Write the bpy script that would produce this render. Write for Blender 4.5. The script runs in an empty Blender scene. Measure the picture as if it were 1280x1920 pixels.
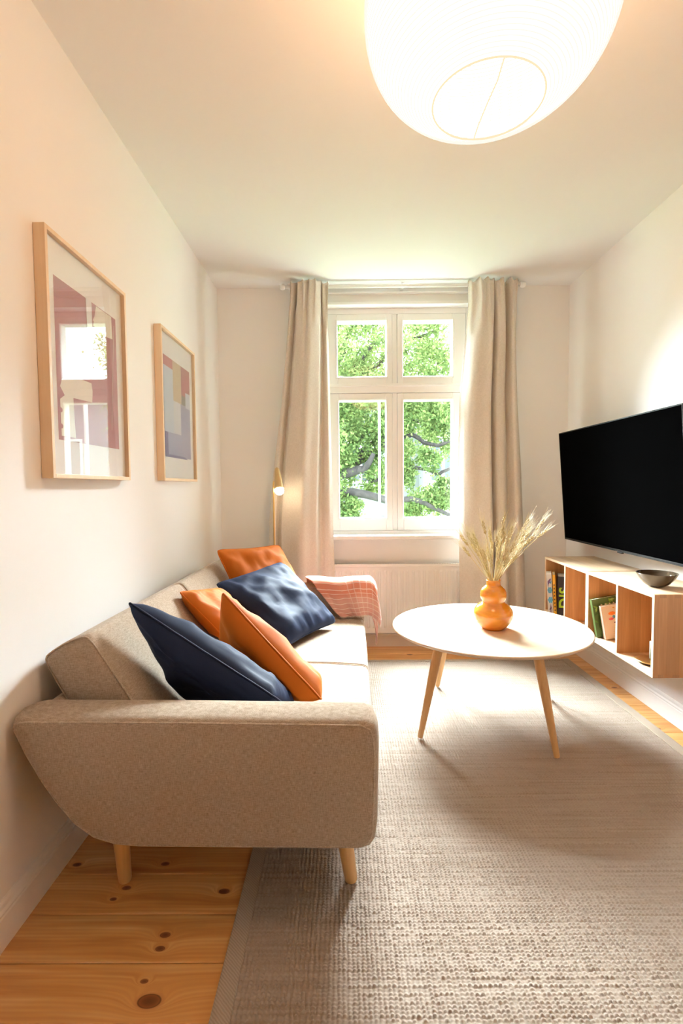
import bpy, bmesh, math, random
import numpy as np
from mathutils import Vector, Matrix, Euler, noise
random.seed(7)
rng = np.random.default_rng(7)
sc = bpy.context.scene
C = sc.collection
PI = math.pi

# ------------------------------------------------------------------ camera
cam = bpy.data.cameras.new('camera')
cam_o = bpy.data.objects.new('camera', cam); C.objects.link(cam_o)
F_PX, PITCH, ROLL, YAW, CAM_H = 951.56, .0504, -.0085, -.0054, 1.18
cam.sensor_fit = 'VERTICAL'; cam.sensor_height = 36.0; cam.lens = F_PX / 1920 * 36.0
cam.clip_start = .02; cam.clip_end = 200
fw = Vector((math.sin(YAW) * math.cos(PITCH), math.cos(YAW) * math.cos(PITCH), -math.sin(PITCH)))
rt = Vector((math.cos(YAW), -math.sin(YAW), 0)); up = rt.cross(fw)
r2 = math.cos(ROLL) * rt + math.sin(ROLL) * up; u2 = -math.sin(ROLL) * rt + math.cos(ROLL) * up
M = Matrix((r2, u2, -fw)).transposed().to_4x4(); M.translation = (0, 0, CAM_H)
cam_o.matrix_world = M
sc.camera = cam_o

# ------------------------------------------------------------------ world, sun, exposure
W = bpy.data.worlds.new('world'); sc.world = W; W.use_nodes = True
bg = W.node_tree.nodes['Background']
bg.inputs[0].default_value = (.80, .91, 1.0, 1); bg.inputs[1].default_value = 11.0
sun = bpy.data.lights.new('sun', 'SUN'); sun.energy = 265; sun.angle = math.radians(72); sun.color = (.88, .94, 1.0)
sun_o = bpy.data.objects.new('sun', sun); C.objects.link(sun_o)
sun_o.rotation_euler = Vector((.14, -.76, -.58)).to_track_quat('-Z', 'Y').to_euler()
sun_o.location = (0, 30, 25)
LANTERN = ((1.0, .55, .27), 8.0)
sc.view_settings.view_transform = 'Standard'; sc.view_settings.look = 'None'
sc.view_settings.exposure = 0.4; sc.view_settings.gamma = 1.0; sc.view_settings.use_curve_mapping = False
sc.cycles.diffuse_bounces = 7; sc.cycles.max_bounces = 12; sc.cycles.transparent_max_bounces = 16
sc.cycles.sample_clamp_indirect = 6.0
sc.cycles.caustics_reflective = False; sc.cycles.caustics_refractive = False

# ------------------------------------------------------------------ materials
class NT:
    def __init__(s, name):
        s.m = bpy.data.materials.new(name); s.m.use_nodes = True; s.t = s.m.node_tree
        s.b = s.t.nodes['Principled BSDF']; s.out = s.t.nodes['Material Output']
    def n(s, kind, **kw):
        x = s.t.nodes.new(kind)
        for k, v in kw.items():
            if k.startswith('i_'):
                key = k[2:]
                key = int(key) if key.isdigit() else key.replace('_', ' ')
                s.put(x.inputs[key], v)
            else: setattr(x, k, v)
        return x
    def put(s, sock, v):
        if isinstance(v, bpy.types.NodeSocket): s.t.links.new(v, sock)
        elif isinstance(v, bpy.types.Node): s.t.links.new(v.outputs[0], sock)
        else: sock.default_value = v
    def set(s, **kw):
        for k, v in kw.items(): s.put(s.b.inputs[k.replace('_', ' ')], v)
        return s
    def coord(s, scale=(1, 1, 1), which='Object', offset=None):
        c = s.n('ShaderNodeTexCoord'); mp = s.n('ShaderNodeMapping')
        s.t.links.new(c.outputs[which], mp.inputs[0]); mp.inputs['Scale'].default_value = scale
        if offset is not None: s.put(mp.inputs['Location'], offset)
        return mp.outputs[0]
    def math(s, op, a, b=None, c=None, clamp=False):
        x = s.n('ShaderNodeMath', operation=op); x.use_clamp = clamp
        s.put(x.inputs[0], a)
        if b is not None: s.put(x.inputs[1], b)
        if c is not None: s.put(x.inputs[2], c)
        return x.outputs[0]
    def ramp(s, fac, stops):
        r = s.n('ShaderNodeValToRGB'); e = r.color_ramp.elements
        while len(e) < len(stops): e.new(.5)
        for i, (p, c) in enumerate(stops): e[i].position = p; e[i].color = (*c, 1)
        s.put(r.inputs[0], fac); return r.outputs[0]
    def mix(s, fac, a, b, mode='MIX'):
        x = s.n('ShaderNodeMix', data_type='RGBA', blend_type=mode)
        s.put(x.inputs[0], fac)
        for k, v in ((6, a), (7, b)):
            if isinstance(v, tuple): v = (*v[:3], 1)
            s.put(x.inputs[k], v)
        return x.outputs[2]
    def bump(s, h, strength=.3, dist=.01):
        x = s.n('ShaderNodeBump'); x.inputs['Strength'].default_value = strength; x.inputs['Distance'].default_value = dist
        s.put(x.inputs['Height'], h); s.put(s.b.inputs['Normal'], x.outputs[0]); return s

def plain(name, col, rough=.5, metal=0, spec=.5, noise_amt=.04, **kw):
    t = NT(name)
    nz = t.n('ShaderNodeTexNoise', i_Vector=t.coord(), i_Scale=9.0, i_Detail=3.0)
    c0 = tuple(max(0, x * (1 - noise_amt)) for x in col); c1 = tuple(min(1, x * (1 + noise_amt)) for x in col)
    t.set(Base_Color=t.mix(nz.outputs[0], c0, c1), Roughness=rough, Metallic=metal, Specular_IOR_Level=spec, **kw)
    return t.m

def wall_paint(name, col, rough=.75, bump=.05):
    t = NT(name)
    nz = t.n('ShaderNodeTexNoise', i_Vector=t.coord(), i_Scale=140.0, i_Detail=3.0)
    n2 = t.n('ShaderNodeTexNoise', i_Vector=t.coord(), i_Scale=1.3)
    t.set(Base_Color=t.mix(n2.outputs[0], tuple(c * .99 for c in col), col), Roughness=rough, Specular_IOR_Level=.25)
    t.bump(nz.outputs[0], bump, .002); return t.m

def wood(name, light, dark, axis='x', scale=1.0, rough=.42, stave=0.0, stave_axis='y', coat=0):
    t = NT(name)
    inf = t.n('ShaderNodeObjectInfo')
    off = t.n('ShaderNodeVectorMath', operation='SCALE', i_0=(7.3, 3.1, 5.7)); t.t.links.new(inf.outputs['Random'], off.inputs['Scale'])
    st = {'x': (1.2, 22, 22), 'y': (22, 1.2, 22), 'z': (22, 22, 1.2)}[axis]
    v = t.coord(tuple(a * scale for a in st), 'Object', off.outputs[0])
    a = t.n('ShaderNodeTexNoise', i_Vector=v, i_Scale=1.0, i_Detail=5.0, i_Roughness=.6, i_Distortion=.6)
    st2 = {'x': (6, 160, 160), 'y': (160, 6, 160), 'z': (160, 160, 6)}[axis]
    b = t.n('ShaderNodeTexNoise', i_Vector=t.coord(tuple(a_ * scale for a_ in st2), 'Object', off.outputs[0]), i_Scale=1.0, i_Detail=2.0)
    col = t.ramp(a.outputs[0], [(.32, dark), (.52, tuple((x + y) / 2 for x, y in zip(light, dark))), (.68, light)])
    col = t.mix(.25, col, t.ramp(b.outputs[0], [(.35, dark), (.65, light)]))
    if stave:
        sx = t.n('ShaderNodeSeparateXYZ', i_0=t.coord())
        k = t.math('FLOOR', t.math('DIVIDE', sx.outputs['XYZ'.index(stave_axis.upper())], stave))
        wn = t.n('ShaderNodeTexWhiteNoise', noise_dimensions='1D'); t.put(wn.inputs['W'], k)
        hs = t.n('ShaderNodeHueSaturation'); t.put(hs.inputs['Color'], col)
        t.put(hs.inputs['Value'], t.math('MULTIPLY_ADD', wn.outputs[0], .22, .88)); col = hs.outputs[0]
    t.set(Base_Color=col, Roughness=rough, Specular_IOR_Level=.4, Coat_Weight=coat, Coat_Roughness=.2)
    t.bump(b.outputs[0], .06, .002); return t.m

def fabric(name, c_dark, c_light, pitch=.0016, bump=.5, rough=.9):
    t = NT(name); sx = t.n('ShaderNodeSeparateXYZ', i_0=t.coord())
    nz = t.n('ShaderNodeTexNoise', i_Vector=t.coord((70, 70, 520)), i_Scale=1.0, i_Detail=3.0)
    n2 = t.n('ShaderNodeTexNoise', i_Vector=t.coord((520, 520, 70)), i_Scale=1.0, i_Detail=3.0)
    n3 = t.n('ShaderNodeTexNoise', i_Vector=t.coord((620, 620, 620)), i_Scale=1.0, i_Detail=2.0)
    h = t.math('ADD', t.math('MULTIPLY', nz.outputs[0], .4), t.math('MULTIPLY', n2.outputs[0], .4))
    h = t.math('MULTIPLY_ADD', n3.outputs[0], .35, h)
    t.set(Base_Color=t.ramp(h, [(.42, c_dark), (.72, c_light)]), Roughness=rough, Specular_IOR_Level=.15, Sheen_Weight=.15)
    t.bump(h, bump, .003); return t.m

def velvet(name, col, hi):
    t = NT(name)
    lw = t.n('ShaderNodeLayerWeight', i_Blend=.35)
    nz = t.n('ShaderNodeTexNoise', i_Vector=t.coord(), i_Scale=7.0, i_Detail=2.0)
    f = t.math('ADD', t.math('MULTIPLY', lw.outputs['Facing'], .6), t.math('MULTIPLY', nz.outputs[0], .25), clamp=True)
    fine = t.n('ShaderNodeTexNoise', i_Vector=t.coord(), i_Scale=500.0)
    t.set(Base_Color=t.mix(f, col, hi), Roughness=.62, Specular_IOR_Level=.1, Sheen_Weight=.08, Sheen_Roughness=.4,
          Sheen_Tint=(*hi, 1))
    t.bump(fine.outputs[0], .12, .001); return t.m

def thin_glass(name, tint=(1, 1, 1), refl=1.0):
    t = NT(name); n = t.t.nodes
    tr = t.n('ShaderNodeBsdfTransparent'); tr.inputs[0].default_value = (*tint, 1)
    gl = t.n('ShaderNodeBsdfGlossy'); gl.inputs['Roughness'].default_value = .01
    lw = t.n('ShaderNodeLayerWeight', i_Blend=.5)          # Schlick curve, the same from both sides of the pane
    fr = t.math('MULTIPLY_ADD', t.math('POWER', lw.outputs['Facing'], 5.0), .96, .04)
    mx = t.n('ShaderNodeMixShader'); t.put(mx.inputs[0], t.math('MULTIPLY', fr, refl, clamp=True))
    t.t.links.new(tr.outputs[0], mx.inputs[1]); t.t.links.new(gl.outputs[0], mx.inputs[2])
    t.t.links.new(mx.outputs[0], t.out.inputs[0]); n.remove(t.b); return t.m

def emit(name, col, strength):
    t = NT(name); e = t.n('ShaderNodeEmission', i_Strength=strength); e.inputs[0].default_value = (*col, 1)
    t.t.links.new(e.outputs[0], t.out.inputs[0]); return t.m

def pine_floor():
    t = NT('pine_floor')
    inf = t.n('ShaderNodeObjectInfo')
    off = t.n('ShaderNodeVectorMath', operation='SCALE', i_0=(17.3, 9.1, 0)); t.t.links.new(inf.outputs['Random'], off.inputs['Scale'])
    geo = t.n('ShaderNodeNewGeometry'); pos = geo.outputs['Position']
    knots = [(-.848, 1.533, .008), (-.571, 1.534, .008), (-.652, 1.439, .008), (-.36, 1.425, .010), (-.673, 1.398, .006),
             (-.482, 1.281, .009), (-.481, 1.241, .008), (-.488, 1.155, .006), (-.458, 1.108, .018),
             (.45, 3.5, .012), (1.56, 2.9, .01), (1.5, 2.4, .011), (1.55, 1.95, .012), (-.75, 1.0, .013), (-.55, .8, .02)]
    kd, bend = None, None
    sep = t.n('ShaderNodeSeparateXYZ', i_0=pos)
    for kx, ky, kr in knots:
        dx = t.math('MULTIPLY', t.math('SUBTRACT', sep.outputs[0], kx), .62 / kr)
        dy = t.math('MULTIPLY', t.math('SUBTRACT', sep.outputs[1], ky), 1.0 / kr)
        d = t.math('ADD', t.math('POWER', t.math('ABSOLUTE', dx), 2.0), t.math('POWER', t.math('ABSOLUTE', dy), 2.0))
        kd = d if kd is None else t.math('MINIMUM', kd, d)
    # growth lines bow round each knot
    infl = t.math('DIVIDE', 1.6, t.math('ADD', kd, 1.4))
    mp = t.coord((1.5, 30, 1), 'Object', off.outputs[0])
    addv = t.n('ShaderNodeCombineXYZ'); t.put(addv.inputs[1], t.math('MULTIPLY', infl, 2.2))
    va = t.n('ShaderNodeVectorMath', operation='ADD', i_0=mp); t.put(va.inputs[1], addv.outputs[0])
    a = t.n('ShaderNodeTexNoise', i_Vector=va.outputs[0], i_Scale=1.0, i_Detail=3.0, i_Distortion=.8)
    w = t.n('ShaderNodeTexWave', wave_type='BANDS', bands_direction='Y', i_Vector=va.outputs[0], i_Scale=.9, i_Distortion=3.0, i_Detail=2.0)
    base = t.ramp(a.outputs[0], [(.3, (.56, .24, .065)), (.5, (.72, .37, .12)), (.7, (.83, .51, .21))])
    base = t.mix(t.math('MULTIPLY', w.outputs[1], .35), base, (.58, .26, .09))
    hs = t.n('ShaderNodeHueSaturation'); t.put(hs.inputs['Color'], base)
    t.put(hs.inputs['Value'], t.math('MULTIPLY_ADD', inf.outputs['Random'], .22, .88))
    k1 = t.ramp(kd, [(0.0, (.14, .045, .015)), (.6, (.26, .09, .03)), (.8, (.1, .03, .012)), (1.0, (.5, .22, .08))])
    km = t.math('SUBTRACT', 1.0, t.math('SMOOTH_MAX', 0.0, t.math('SUBTRACT', kd, .75), .3), clamp=True)
    t.set(Base_Color=t.mix(km, hs.outputs[0], k1), Roughness=.30, Specular_IOR_Level=.5, Coat_Weight=.25, Coat_Roughness=.25)
    t.bump(a.outputs[0], .05, .002); return t.m

MAT = dict(
    wall=wall_paint('wall_white', (.91, .905, .90)), ceiling=wall_paint('ceiling_white', (.89, .885, .88)),
    trim=wall_paint('trim_gloss_white', (.90, .895, .89), .35, .01), frame_white=wall_paint('window_white', (.945, .945, .945), .3, .01),
    pine=pine_floor(), oak_y=wood('oak_along', (.80, .62, .44), (.66, .46, .28), 'y', 1.0, .4, .06, 'x'),
    oak_z=wood('oak_upright_shaded', (.60, .33, .155), (.41, .20, .08), 'z', 1.0, .4, .055, 'x'),  # shelf oak darkened and warmed: missing daylight and lantern glow put into the colour
    oak_zy_shaded=wood('oak_back_shaded', (.60, .33, .155), (.41, .20, .08), 'y', 1.0, .4, .06, 'z'),  # same painted-in shade for the shelf's inner back
    oak_edge=wood('oak_edge', (.84, .68, .50), (.74, .56, .38), 'y', 1.0, .45),
    oak_end=wood('oak_end_grain', (.50, .28, .14), (.36, .19, .09), 'z', 3.0, .5),
    table_top=wood('table_oak_top', (.82, .66, .50), (.70, .53, .37), 'x', .8, .30, .11, 'y'),
    table_leg=wood('table_oak_leg', (.72, .44, .20), (.58, .33, .13), 'z', 1.0, .4),
    sofa_leg=wood('sofa_oak_leg', (.74, .46, .20), (.58, .33, .13), 'z', 1.0, .4),
    frame_oak=wood('frame_birch', (.84, .66, .46), (.76, .56, .37), 'z', 1.0, .4),
    sofa=fabric('sofa_weave', (.235, .172, .118), (.49, .39, .30)), piping=fabric('sofa_piping', (.28, .21, .15), (.56, .46, .36)),
    navy=velvet('navy_velvet', (.008, .012, .030), (.022, .036, .085)), orange=velvet('orange_velvet', (.37, .085, .007), (.62, .19, .026)),
    navy_pipe=velvet('navy_piping', (.007, .010, .026), (.016, .026, .065)), orange_pipe=velvet('orange_piping', (.42, .09, .006), (.6, .16, .02)),
    curtain=fabric('curtain_linen', (.60, .535, .455), (.76, .70, .63), bump=.12), curtain_tape=plain('curtain_tape', (.75, .70, .62), .8),
    brass=plain('brass', (.72, .50, .20), .28, 1.0), brass_dull=plain('brass_lacquer', (.55, .40, .20), .4, .7),
    black=plain('black_plastic', (.008, .008, .009), .6, spec=.2), screen=plain('black_screen', (.0012, .0012, .0013), .5, spec=.0, noise_amt=0, IOR=1.04),
    dark_metal=plain('dark_metal', (.05, .05, .055), .35, .8), radiator=plain('radiator_enamel', (.86, .84, .82), .3, noise_amt=.005),
    grille_dark=plain('grille_gap', (.22, .22, .23), .6), glass=thin_glass('window_glass', (.97, 1.0, .985), .6), picture_glass=thin_glass('picture_glass', (1, 1, 1), 1.1),
    mat_board=plain('mat_board', (.90, .895, .89), .8, noise_amt=.01), bowl=plain('bowl_glaze', (.075, .055, .036), .10, 0, .7),
    candle=plain('candle_wax', (.82, .85, .66), .5), paper=plain('book_pages', (.80, .75, .64), .8), white_rod=plain('white_rod', (.86, .86, .85), .35),
)

# ------------------------------------------------------------------ helpers
def link(name, me, mat, parent=None, smooth=False):
    o = bpy.data.objects.new(name, me); C.objects.link(o)
    if mat is not None:
        mats = mat if isinstance(mat, (list, tuple)) else [mat]
        me.materials.clear()
        for m in mats: me.materials.append(MAT[m] if isinstance(m, str) else m)
    if smooth: me.shade_smooth()
    if parent is not None: o.parent = parent
    return o
def bm_obj(name, bm, mat, parent=None, smooth=False):
    bmesh.ops.recalc_face_normals(bm, faces=bm.faces)
    me = bpy.data.meshes.new(name); bm.to_mesh(me); bm.free()
    return link(name, me, mat, parent, smooth)
def tag(o, label, cat, group=None):
    o['label'] = label; o['category'] = cat
    if group: o['group'] = group
    return o
def struct(o): o['kind'] = 'structure'; return o
def thing(name, label, cat, loc=(0, 0, 0), rot=(0, 0, 0), group=None):
    o = bpy.data.objects.new(name, None); C.objects.link(o); o.location = loc; o.rotation_euler = rot
    o.empty_display_size = .1
    return tag(o, label, cat, group)
def box_bm(x0, x1, y0, y1, z0, z1, bm=None, bev=0):
    bm = bm or bmesh.new(); own = bmesh.new()
    vs = [own.verts.new((x, y, z)) for x in (x0, x1) for y in (y0, y1) for z in (z0, z1)]
    for f in ((0, 1, 3, 2), (4, 6, 7, 5), (0, 4, 5, 1), (2, 3, 7, 6), (0, 2, 6, 4), (1, 5, 7, 3)): own.faces.new([vs[i] for i in f])
    bmesh.ops.recalc_face_normals(own, faces=own.faces)
    if bev: bmesh.ops.bevel(own, geom=own.edges[:], offset=bev, segments=2, affect='EDGES', profile=.5)
    me = bpy.data.meshes.new('tmp'); own.to_mesh(me); own.free(); bm.from_mesh(me); bpy.data.meshes.remove(me)
    return bm
def box(name, x0, x1, y0, y1, z0, z1, mat, parent=None, bev=.002): return bm_obj(name, box_bm(x0, x1, y0, y1, z0, z1, None, bev), mat, parent)
def tube_bm(pts, rad, n=8, bm=None, cap=True, closed=False):
    bm = bm or bmesh.new(); pts = [Vector(p) for p in pts]; m = len(pts)
    rads = rad if isinstance(rad, (list, tuple)) else [rad] * m
    rings = []; prev = None
    for i, p in enumerate(pts):
        if closed: d = pts[(i + 1) % m] - pts[i - 1]
        else: d = pts[min(i + 1, m - 1)] - pts[max(i - 1, 0)]
        if d.length < 1e-9: d = Vector((0, 0, 1))
        d.normalize()
        if prev is None:
            a = Vector((0, 0, 1)) if abs(d.z) < .9 else Vector((1, 0, 0)); x = d.cross(a).normalized()
        else:
            x = prev - d * prev.dot(d); x.normalize()
        prev = x; y = d.cross(x)
        rings.append([bm.verts.new(p + (x * math.cos(2 * PI * k / n) + y * math.sin(2 * PI * k / n)) * rads[i]) for k in range(n)])
    for i in range(m if closed else m - 1):
        A, B = rings[i], rings[(i + 1) % m]
        for k in range(n): bm.faces.new((A[k], A[(k + 1) % n], B[(k + 1) % n], B[k]))
    if cap and not closed: bm.faces.new(rings[0][::-1]); bm.faces.new(rings[-1])
    return bm
def lathe_bm(prof, n=32, bm=None, cap0=True, cap1=True):
    bm = bm or bmesh.new(); rings = []
    for r, z in prof: rings.append([bm.verts.new((r * math.cos(2 * PI * k / n), r * math.sin(2 * PI * k / n), z)) for k in range(n)])
    for A, B in zip(rings, rings[1:]):
        for k in range(n): bm.faces.new((A[k], A[(k + 1) % n], B[(k + 1) % n], B[k]))
    if cap0: bm.faces.new(rings[0][::-1])
    if cap1: bm.faces.new(rings[-1])
    return bm
def grid_obj(name, fn, nu, nv, mat, parent=None, smooth=True, thick=0, uv=False, sub=0):
    V = []; Fc = []
    for j in range(nv + 1):
        for i in range(nu + 1): V.append(tuple(fn(i / nu, j / nv)))
    w = nu + 1
    for j in range(nv):
        for i in range(nu): Fc.append((j * w + i, j * w + i + 1, (j + 1) * w + i + 1, (j + 1) * w + i))
    me = bpy.data.meshes.new(name); me.from_pydata(V, [], Fc)
    if uv:
        L = me.uv_layers.new(name='UVMap')
        for lp in me.loops:
            k = lp.vertex_index; L.data[lp.index].uv = ((k % w) / nu, (k // w) / nv)
    me.update(); o = link(name, me, mat, parent, smooth)
    if thick:
        md = o.modifiers.new('solid', 'SOLIDIFY'); md.thickness = thick; md.offset = 0
    return o
def extrude_profile(name, prof, y0, y1, mat, parent=None, bev=0, seg=3, axis='y', smooth=False):
    """prof: list of (a, b) in the plane across the axis"""
    bm = bmesh.new()
    def P(a, b, t): return {'y': (a, t, b), 'x': (t, a, b), 'z': (a, b, t)}[axis]
    A = [bm.verts.new(P(a, b, y0)) for a, b in prof]; B = [bm.verts.new(P(a, b, y1)) for a, b in prof]
    n = len(prof); bm.faces.new(A); bm.faces.new(B[::-1])
    for i in range(n): bm.faces.new((A[i], B[i], B[(i + 1) % n], A[(i + 1) % n]))
    o = bm_obj(name, bm, mat, parent, smooth)
    if bev:
        md = o.modifiers.new('bevel', 'BEVEL'); md.width = bev; md.segments = seg; md.limit_method = 'ANGLE'; md.angle_limit = math.radians(40)
    return o
def catmull(ctrl, t):
    """ctrl: list of (t, value...) sorted; smooth cubic interpolation"""
    n = len(ctrl); i = 0
    while i < n - 2 and t > ctrl[i + 1][0]: i += 1
    t0, t1 = ctrl[i][0], ctrl[i + 1][0]; s = min(1, max(0, (t - t0) / (t1 - t0)))
    p0, p1, p2, p3 = (ctrl[max(0, min(n - 1, k))][1] for k in (i - 1, i, i + 1, i + 2))
    m1 = (p2 - p0) * .5; m2 = (p3 - p1) * .5
    return (2 * s**3 - 3 * s**2 + 1) * p1 + (s**3 - 2 * s**2 + s) * m1 + (-2 * s**3 + 3 * s**2) * p2 + (s**3 - s**2) * m2

# ------------------------------------------------------------------ the room
XL, XR, ZC, YB, YR = -.897, 1.619, 2.598, 3.70, -3.2
struct(box('wall_left', XL - .2, XL, YR, YB + .3, -.1, ZC, 'wall', bev=0))
struct(box('wall_right', XR, XR + .2, YR, YB + .3, -.1, ZC, 'wall', bev=0))
struct(box('wall_rear', XL - .2, XR + .2, YR - .2, YR, -.1, ZC, 'wall', bev=0))
struct(box('ceiling', XL - .2, XR + .2, YR - .2, YB + .3, ZC, ZC + .25, 'ceiling', bev=0))
WX0, WX1, WZ0, WZ1 = -.17, .95, .80, 2.47
bm = bmesh.new()
for a in ((XL, WX0, -.1, ZC), (WX1, XR, -.1, ZC), (WX0, WX1, -.1, WZ0), (WX0, WX1, WZ1, ZC)):
    box_bm(a[0], a[1], YB, YB + .3, a[2], a[3], bm)
struct(bm_obj('wall_back', bm, 'wall'))

floor = struct(box('floor', XL, XR, YR, YB, -.10, -.024, 'pine', bev=0))
PW = .1450; y = 1.203 - 32 * PW
me_plank = None
k = 0
while y < YB:
    y1 = min(y + PW, YB); y0 = max(y, YR)
    if y1 - y0 > .01:
        if abs(y1 - y0 - PW) < 1e-4 and me_plank is not None:
            o = bpy.data.objects.new('plank', me_plank); C.objects.link(o)
        else:
            bm = box_bm(XL, XR, 0, y1 - y0 - .002, -.024, 0, None, 0)
            bmesh.ops.bevel(bm, geom=[e for e in bm.edges if all(abs(v.co.z) < 1e-5 for v in e.verts)], offset=.002, segments=1, affect='EDGES')
            o = bm_obj('plank', bm, 'pine')
            if abs(y1 - y0 - PW) < 1e-4: me_plank = o.data
        o.location = (0, y0 + .0006, 0); o.parent = floor
    y += PW; k += 1

BB = [(0, 0), (.016, 0), (.016, .082), (.013, .086), (.0155, .090), (.0155, .094), (.010, .100), (.0085, .110), (.004, .116), (0, .117)]
struct(extrude_profile('baseboard_left', [(XL + a, b) for a, b in BB], YR, YB, 'trim'))
struct(extrude_profile('baseboard_right', [(XR - a, b) for a, b in BB], YR, YB, 'trim'))
struct(extrude_profile('baseboard_back', [(YB - a, b) for a, b in BB], XL + .016, XR - .016, 'trim', axis='x'))

# window: frame, transom, mullion, four sashes with panes, sill, head casing
win = struct(bpy.data.objects.new('window_1', None)); C.objects.link(win); win.location = (.39, 3.8, WZ0)
def wbox(name, x0, x1, y0, y1, z0, z1, mat='frame_white', parent=win, bev=.003):
    o = box(name, x0 - .39, x1 - .39, y0 - 3.8, y1 - 3.8, z0 - WZ0, z1 - WZ0, mat, parent, bev); return o
def ring_bm(x0, x1, z0, z1, wl, wr, wb, wt, y0, y1):
    b = bmesh.new(); q = lambda a, bb, c, d: box_bm(a - .39, bb - .39, y0 - 3.8, y1 - 3.8, c - WZ0, d - WZ0, b, .003)
    q(x0, x0 + wl, z0, z1); q(x1 - wr, x1, z0, z1); q(x0 + wl, x1 - wr, z0, z0 + wb); q(x0 + wl, x1 - wr, z1 - wt, z1); return b
bm_obj('window_frame', ring_bm(WX0, WX1, WZ0, WZ1, .055, .055, .05, .04, 3.76, 3.86), 'frame_white', win)
wbox('mullion', .36, .394, 3.765, 3.86, .85, 2.43); wbox('transom', -.115, .895, 3.745, 3.86, 1.86, 1.925); wbox('transom_ledge', -.115, .895, 3.73, 3.75, 1.905, 1.925)
for nm, (x0, x1, z0, z1), (p0, p1, q0, q1) in (('u', (-.112, .358, 1.928, 2.428), (-.04, .315, 1.98, 2.376)), ('u', (.396, .892, 1.928, 2.428), (.438, .795, 1.98, 2.376)),
                                               ('l', (-.112, .358, .852, 1.858), (-.032, .311, .948, 1.806)), ('l', (.396, .892, .852, 1.858), (.441, .80, .948, 1.806))):
    s = bm_obj('sash', ring_bm(x0, x1, z0, z1, p0 - x0, x1 - p1, q0 - z0, z1 - q1, 3.755, 3.83), 'frame_white', win)
    bm_obj('glazing_bead', ring_bm(p0 - .014, p1 + .014, q0 - .014, q1 + .014, .012, .012, .012, .012, 3.747, 3.757), 'frame_white', s)
    wbox('pane', p0 - .004, p1 + .004, 3.80, 3.804, q0 - .004, q1 + .004, 'glass', s, 0)
wbox('outer_sash_stile', .272, .288, 3.99, 4.03, .86, 1.86)
wbox('head_casing', WX0 - .03, WX1 + .03, 3.675, 3.70, 2.47, 2.49); wbox('head_moulding', WX0 - .03, WX1 + .03, 3.668, 3.70, 2.545, 2.556)
wbox('window_sill', WX0 - .03, WX1 + .03, 3.61, 3.80, .797, .826, 'frame_white', win, .006)

# ------------------------------------------------------------------ rug: border plus thousands of knots (one woven field)
rug = thing('rug', 'large beige woven rope rug with flat border under the coffee table', 'rug', (.6, 2.0, 0))
RX0, RX1, RY0, RY1 = -.307, 1.50, .45, 3.375
def rug_mat():
    t = NT('rug_wool'); geo = t.coord()
    row = t.n('ShaderNodeTexNoise', i_Vector=t.coord((2.2, 100, 1)), i_Scale=1.0, i_Detail=2.0)
    big = t.n('ShaderNodeTexNoise', i_Vector=t.coord((90, 100, 1)), i_Scale=1.0, i_Detail=1.0)
    fib = t.n('ShaderNodeTexNoise', i_Vector=geo, i_Scale=900.0, i_Detail=2.0)
    c = t.ramp(row.outputs[0], [(.3, (.33, .265, .21)), (.5, (.42, .35, .295)), (.75, (.47, .405, .35))])
    c = t.mix(t.math('MULTIPLY', big.outputs[0], .5), c, (.34, .275, .22))
    c = t.mix(t.math('MULTIPLY', fib.outputs[0], .3), c, (.26, .20, .155))
    t.set(Base_Color=c, Roughness=.95, Specular_IOR_Level=.1, Sheen_Weight=.1); t.bump(fib.outputs[0], .5, .002); return t.m
MAT['rug'] = rug_mat()
t = NT('rug_border'); ch = t.n('ShaderNodeTexWave', bands_direction='DIAGONAL', i_Vector=t.coord((1, 1, 0)), i_Scale=75.0, i_Distortion=1.5)
t.set(Base_Color=t.ramp(ch.outputs[1], [(.2, (.33, .27, .215)), (.8, (.40, .335, .27))]), Roughness=.95, Specular_IOR_Level=.1); t.bump(ch.outputs[1], .3, .002); MAT['rug_border'] = t.m
def rug_field():
    px, py, sp = .0118, .0098, 4
    bx = .045
    x0, x1, y0, y1 = RX0 + bx, RX1 - bx, RY0 + bx, RY1 - .03
    nx, ny = int((x1 - x0) / px), int((y1 - y0) / py)
    gx, gy = nx * sp + 1, ny * sp + 1
    U, V = np.meshgrid(np.arange(gx) / sp, np.arange(gy) / sp)
    ci, cj = np.floor(U).astype(int).clip(0, nx - 1), np.floor(V).astype(int).clip(0, ny - 1)
    hj = rng.uniform(.55, 1.1, (ny, nx)); rowj = rng.normal(0, .12, (ny, 1)); colshift = np.repeat(rng.uniform(0, .35, nx), 1)
    h = np.abs(np.sin(PI * U)) ** .55 * np.abs(np.sin(PI * (V + colshift[ci]))) ** .6 * (hj[cj, ci] + rowj[cj, 0])
    slub = rng.random((ny, nx)) < .02
    h = h * np.where(slub[cj, ci], .45, 1.0)
    wob = .0012 * np.sin(V * .9 + ci * 1.7)
    X = x0 + U * px + wob - .6; Y = y0 + V * py - 2.0; Z = .005 + .0062 * np.minimum(h, 1.04)
    co = np.stack([X, Y, Z], -1).reshape(-1, 3).astype(np.float32)
    idx = np.arange(gx * gy).reshape(gy, gx)
    q = np.stack([idx[:-1, :-1], idx[:-1, 1:], idx[1:, 1:], idx[1:, :-1]], -1).reshape(-1, 4)
    me = bpy.data.meshes.new('woven_knots'); nf = len(q)
    me.vertices.add(len(co)); me.vertices.foreach_set('co', co.ravel())
    me.loops.add(nf * 4); me.loops.foreach_set('vertex_index', q.ravel().astype(np.int32))
    me.polygons.add(nf); me.polygons.foreach_set('loop_start', np.arange(0, nf * 4, 4, dtype=np.int32))
    me.polygons.foreach_set('use_smooth', np.ones(nf, dtype=bool))
    me.update(calc_edges=True)
    o = link('woven_knots', me, 'rug', rug); o['kind'] = 'stuff'
rug_field()
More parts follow.
